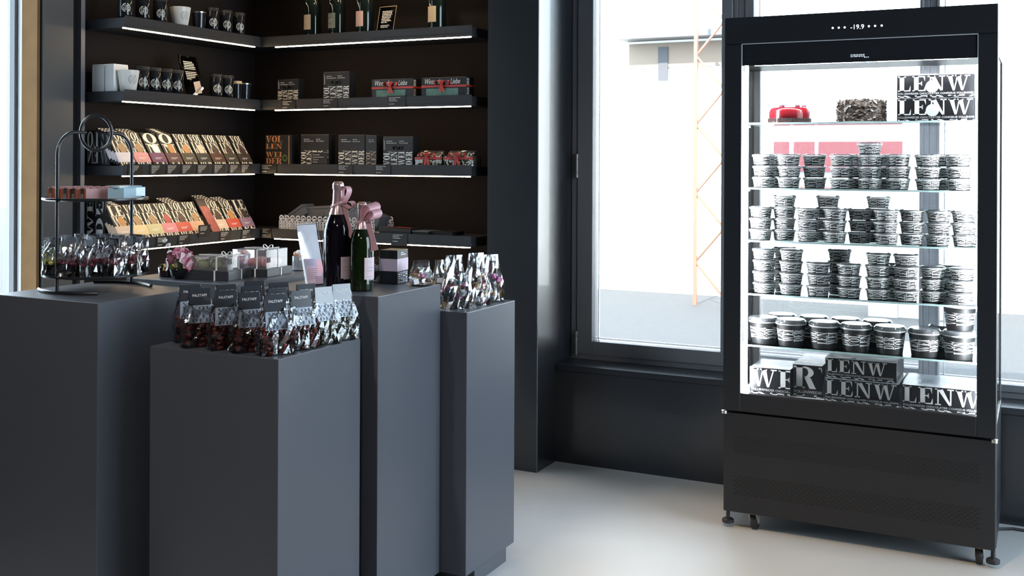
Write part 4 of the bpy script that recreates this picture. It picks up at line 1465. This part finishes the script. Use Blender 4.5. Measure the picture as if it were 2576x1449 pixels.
def draw_leaflet(t, M):
    f = onface(M @ Vector((-.043, -.0008, 0)), (1, 0, 0), M.to_3x3() @ Vector((0, 0, 1)))
    MB().face([f(0.0054, 0.0054), f(0.0733, 0.0054), f(0.0697, 0.0894), f(0.0054, 0.0939)]).build('pink_block', flat('leaflet_pink', (.62, .40, .46), .5), t)
    f = onface(M @ Vector((-.043, -.0011, 0)), (1, 0, 0), M.to_3x3() @ Vector((0, 0, 1)))
    MB().face([f(0.0054, 0.0644), f(0.0554, 0.0644), f(0.0554, 0.0930), f(0.0054, 0.0957)]).build('lilac_block', flat('leaflet_lilac', (.44, .36, .48), .5), t)
    MB().face([f(0.0536, 0.0447), f(0.0822, 0.0358), f(0.0769, 0.0849), f(0.0590, 0.0805)]).build('rose_block', flat('leaflet_rose', (.75, .36, .42), .5), t)
    MB().face([f(0.0402, 0.0072), f(0.0715, 0.0072), f(0.0697, 0.0313), f(0.0402, 0.0304)]).build('plum_block', flat('leaflet_plum', (.40, .24, .30), .5), t)
    MB().polys(textlines([1, .9, .95, .8, .9, .85], .011, .059, .002, .0067, .045, 91), f).polys(textlines([.9, .8, .9], .011, .088, .002, .0067, .040, 92), f).build('small_print', flat('leaflet_ink', (.20, .10, .18), .5), t)
    MB().face([f(0.0179, 0.1475), f(0.0197, 0.1475), f(0.0447, 0.1699), f(0.0429, 0.1699)]).build('pink_stroke', flat('leaflet_rose', (0, 0, 0)), t)


sign_card('leaflet_stand', 'leaning acrylic stand holding a white leaflet with pink blocks', (-2.2454, 3.0347, 1.0635), 1.30, .088, .219, .27, flat('leaflet_white', (.86, .85, .88), .3), draw_leaflet)

# dark box with a pale pink band
t = thing('banded_box', 'dark box with pale pink band standing behind the champagne bottles', 'box', (-2.0157, 3.1865, 1.062), .10)
t.scale = (.894, .894, .894)
MB().box(-.078, 0, 0, .094, 0, .134).build('carton', DARK, t, bevel=.001)
MB().box(-.0786, .0006, -.0006, .0946, .052, .100).build('pink_band', flat('pale_pink_band', (.58, .46, .55), .45), t)
l = MB()
for c, wd in enumerate(ALLROWS):
    pol, ww = word(wd)
    l.polys([[(.008 + c * .021 + .017 - v, .004 + u) for u, v in q] for q in fit(pol, ww, 0, 0, .044, .017)], onX(.0008, 0, 0))
l.polys(textlines([.5, .8], .03, .124, .0035, .007, .055, 8), onX(.0008, 0, 0)).polys(textlines([.8], .02, .085, .002, .006, .05, 9), onX(.0012, 0, 0))
l.build('printed_letters', mat('pale_print', (.62, .68, .74), .4), t)


def sweet_pouch(name, label, loc, rz, w, d, h, sh, seed, mats, grp, tone=FILM, top=.72, n=40, fill=.5):
    t = thing(name, label, 'bag', loc, rz, grp)
    bag_mesh(w, d, h, sh, seed, top, .005).build('clear_bag', tone, t)
    r = random.Random(seed)
    m = MB()
    for k in range(n):
        c = Vector((r.uniform(-.40, .40) * w, r.uniform(-.38, .38) * d, .010 + h * fill * r.random()))
        M = Matrix.Translation(c) @ Matrix.Rotation(r.uniform(0, 3), 4, 'Z') @ Matrix.Rotation(r.uniform(-.5, .5), 4, 'X')
        if r.random() < .6:
            m.box(-.011, .011, -.009, .009, -.009, .009, r.randrange(len(mats)), M)
        else:
            m.ball(tuple(c), (.010, .010, .008), None, r.randrange(len(mats)))
    o = m.build('sweets', mats, t)
    o['kind'] = 'stuff'
    return t


SW = [flat('sweet_teal', (.02, .09, .10), .4), flat('sweet_brown', (.07, .045, .025), .4), flat('sweet_red', (.20, .02, .03), .4), flat('sweet_pink', (.50, .16, .34), .4), flat('sweet_gold', (.50, .30, .10), .4), flat('sweet_white', (.7, .7, .72), .5), flat('sweet_dark', (.02, .018, .018), .3)]
WFILM = clear_mat('shiny_cellophane', (.94, .95, .97), 3.0, .14, bump=.25, bscale=24, base=.12)
for i, (x, y, w, h, nm) in enumerate(((-1.893, 3.372, .088, .190, 'nearest to the front edge'), (-1.868, 3.492, .084, .190, 'in the middle of the right edge'), (-1.862, 3.600, .080, .176, 'at the far corner'), (-1.975, 3.430, .080, .165, 'behind and left of the front one'))):
    sweet_pouch('sweet_pouch', 'clear bag of colourful sweets on the window pedestal, ' + nm, (x, y, .967), .9, w, .062, h, .42, 70 + i, SW, 'colourful sweet bags', WFILM)
sweet_pouch('sweet_pouch', 'squat shiny clear bag on a pale plate beside the banded box', (-1.938, 3.218, 1.068), .8, .076, .045, .082, .35, 80, SW[3:6], None, WFILM, n=12, fill=.25)
t = thing('pale_plate', 'small pale plate lying on the tall pedestal under a squat bag', 'plate', (-1.938, 3.218, 1.062))
MB().lathe([(.027, 0), (.041, .005), (.042, .006), (.027, .002), (.001, .002)], 28, cap1=False).build('dish', mat('steel_blue_plate', (.30, .32, .36), .2, metal=.5), t, smooth=50)
sweet_pouch('sweet_pouch', 'clear bag of cream and brown pralines behind the green champagne bottle', (-2.1274, 3.225, 1.062), .6, .063, .045, .090, .6, 83, [SW[1], SW[4], SW[5]], None, FILM, top=.8, n=20, fill=.5)
tag(MB().box(-.010, .010, -.026, .026, 0, .067).build('pale_blue_box', flat('pale_blue_card', (.42, .52, .62), .4), bevel=.001, loc=(-2.0961, 3.105, 1.062)), 'small pale blue card box behind the green champagne bottle', 'box')


# ------------------------------------------------------------------ flowers and gift boxes on the pedestal behind
def clear_gift(label, x, y, rz, w, d, h0, h1, mats):
    t = thing('clear_lid_gift_box', label, 'gift box', (x, y, 1.078), rz, 'clear lid gift boxes')
    MB().box(-w, 0, 0, d, 0, h0).build('base_tray', mat('slate_tray', (.035, .038, .046), .4), t, bevel=.001)
    MB().box(-w + .012, -.012, .012, d - .012, h0, h1).build('clear_cover', clear_mat('pink_tint_cover', (.93, .90, .92), 1.8, .06, base=.06, haze=.12), t)
    c = MB()
    r = random.Random(int(w * 1000))
    for k in range(10):
        c.ball((-w * r.uniform(.2, .8), d * r.uniform(.2, .8), h0 + .018), (.020, .020, .017), None, r.randrange(len(mats)))
    c = c.build('confectionery', mats, t, smooth=50)
    m = MB()
    strip(m, [(-w * .30, -.0012, 0), (-w * .30, -.0012, h0), (-w * .30, .010, h0 + .001), (-w * .30, .0105, h1 + .0012), (-w * .30, d - .0105, h1 + .0012)], .006, (1, 0, 0))
    strip(m, [(.0012, d * .55, 0), (.0012, d * .55, h0), (-.0105, d * .55, h0 + .001), (-.0105, d * .55, h1 + .0014), (-w + .011, d * .55, h1 + .0014)], .006, (0, 1, 0))
    strip(m, loop((-w * .30, d * .5, h1 + .002), (-1, 0, .5), (.4, 0, 1), .022, .012), .006, (0, 1, 0))
    strip(m, loop((-w * .30, d * .5, h1 + .002), (1, 0, .5), (-.4, 0, 1), .022, .012), .006, (0, 1, 0))
    m.build('white_ribbon', WHITE, t, smooth=50)
    MB().box(-.0108, -.0100, .016, .036, h0 + .022, h0 + .040).build('dark_sticker', DARK, t)
    return t


clear_gift('lower clear lid gift box with green filling beside the pink flowers', -2.5064, 2.8829, .12, .185, .142, .034, .080, [flat('fill_green', (.34, .38, .14), .4), flat('fill_cream', (.60, .58, .44), .4)])
clear_gift('taller clear lid gift box with pink filling behind the green one', -2.4656, 3.0393, .10, .166, .161, .0285, .095, [flat('fill_pink', (.62, .22, .22), .4), flat('fill_blush', (.70, .42, .42), .4)])
fl = thing('pink_flower_bunch', 'bunch of pink and white blossoms in a dark bowl', 'flowers', (-2.712, 2.872, 1.078))
MB().lathe([(.022, 0), (.034, .012), (.038, .034), (.034, .035), (.02, .006)], 20).build('bowl', BLACKG, fl, smooth=50)
PET = [flat('petal_pink', (.80, .36, .45), .5), flat('petal_pale', (.88, .70, .73), .5), flat('petal_white', (.82, .80, .80), .5), flat('petal_deep', (.50, .07, .18), .5)]
r = random.Random(17)
for k in range(20):
    a = r.uniform(0, 2 * PI)
    e = r.uniform(-.1, 1.3)
    c = Vector((.040 * math.cos(a) * math.cos(e), .040 * math.sin(a) * math.cos(e), .045 + .050 * math.sin(e)))
    d_ = Vector((math.cos(a) * math.cos(e), math.sin(a) * math.cos(e), math.sin(e) * .8)).normalized()
    m = MB()
    u = d_.orthogonal().normalized()
    v = d_.cross(u)
    R_ = r.uniform(.018, .027)
    for p in range(5):
        t_ = 2 * PI * p / 5 + k
        o_ = (u * math.cos(t_) + v * math.sin(t_))
        s_ = d_.cross(o_)
        m.face([c, c + o_ * R_ * .6 + s_ * R_ * .5 + d_ * .006, c + o_ * R_ * 1.15 + d_ * .010, c + o_ * R_ * .6 - s_ * R_ * .5 + d_ * .006])
    m.build('blossom', PET[k % 4 if k % 3 else 0], fl)
    MB().tube([(0, 0, .02), c * .6, c], .0015, 5).build('stem', flat('stem_green', (.10, .18, .04), .6), fl)
pt = thing('orchid_pot', 'small glass pot with green leaves and a white beaded flower stem', 'pot plant', (-2.8023, 2.9018, 1.078))
MB().lathe([(.022, 0), (.03, .004), (.033, .034), (.030, .036), (.02, .008)], 20).build('pot', mat('dark_glass_pot', (.03, .02, .02), .08), pt, smooth=50)
for k, a in enumerate((.2, 1.1, 2.3, 3.4, 5.2, 5.9)):
    d_ = Vector((math.cos(a), math.sin(a), 0))
    pts = [Vector((0, 0, .03)) + d_ * .0075 * i + Vector((0, 0, .012 * i - .0026 * i * i)) for i in range(6)]
    strip(MB(), pts, .012, d_.cross(Vector((0, 0, 1)))).build('leaf', flat('leaf_lime', (.28, .42, .06), .5) if k % 2 else flat('leaf_yellow', (.62, .50, .06), .5), pt, smooth=60)
stem = [Vector((0, 0, .03)), Vector((.004, 0, .06)), Vector((.010, 0, .085)), Vector((.004, 0, .11)), Vector((-.012, 0, .125))]
MB().tube(stem, .0014, 6).build('flower_stem', MATS['stem_green'], pt)
for k, p in enumerate(stem[1:]):
    for q in range(2):
        MB().ball((p.x + .006 * (q - .5), p.y, p.z + .004 * q), (.0065, .0065, .0065)).build('white_bud', PET[2], pt, smooth=60)
jr = thing('peach_candle_jar', 'small clear jar with peach coloured blossoms behind the gift boxes', 'jar', (-2.5178, 3.2954, 1.078))
MB().lathe([(.026, 0), (.030, .003), (.030, .055), (.028, .055), (.027, .005)], 24).build('glass_jar', PLAST, jr, smooth=50)
for k in range(5):
    MB().ball((.012 * math.cos(k * 1.3), .012 * math.sin(k * 1.3), .045 + .006 * k), (.014, .014, .011)).build('peach_blossom', flat('peach_petal', (.70, .34, .20), .5) if k % 2 else PET[2], jr, smooth=60)
MB().tube([(.030, 0, .045), (.046, 0, .040), (.050, 0, .026), (.042, 0, .012), (.030, 0, .010)], .003, 6).build('wire_handle', STEEL, jr, smooth=60)






tag(MB().tube([(-.16, 4.80, .006), (-.10, 4.835, .006), (.15, 4.82, .006), (.6, 4.80, .006), (1.2, 4.815, .006)], .006, 8).build('power_cable', BLACK, smooth=60), 'black power cable lying on the floor along the wall beside the fridge', 'cable')
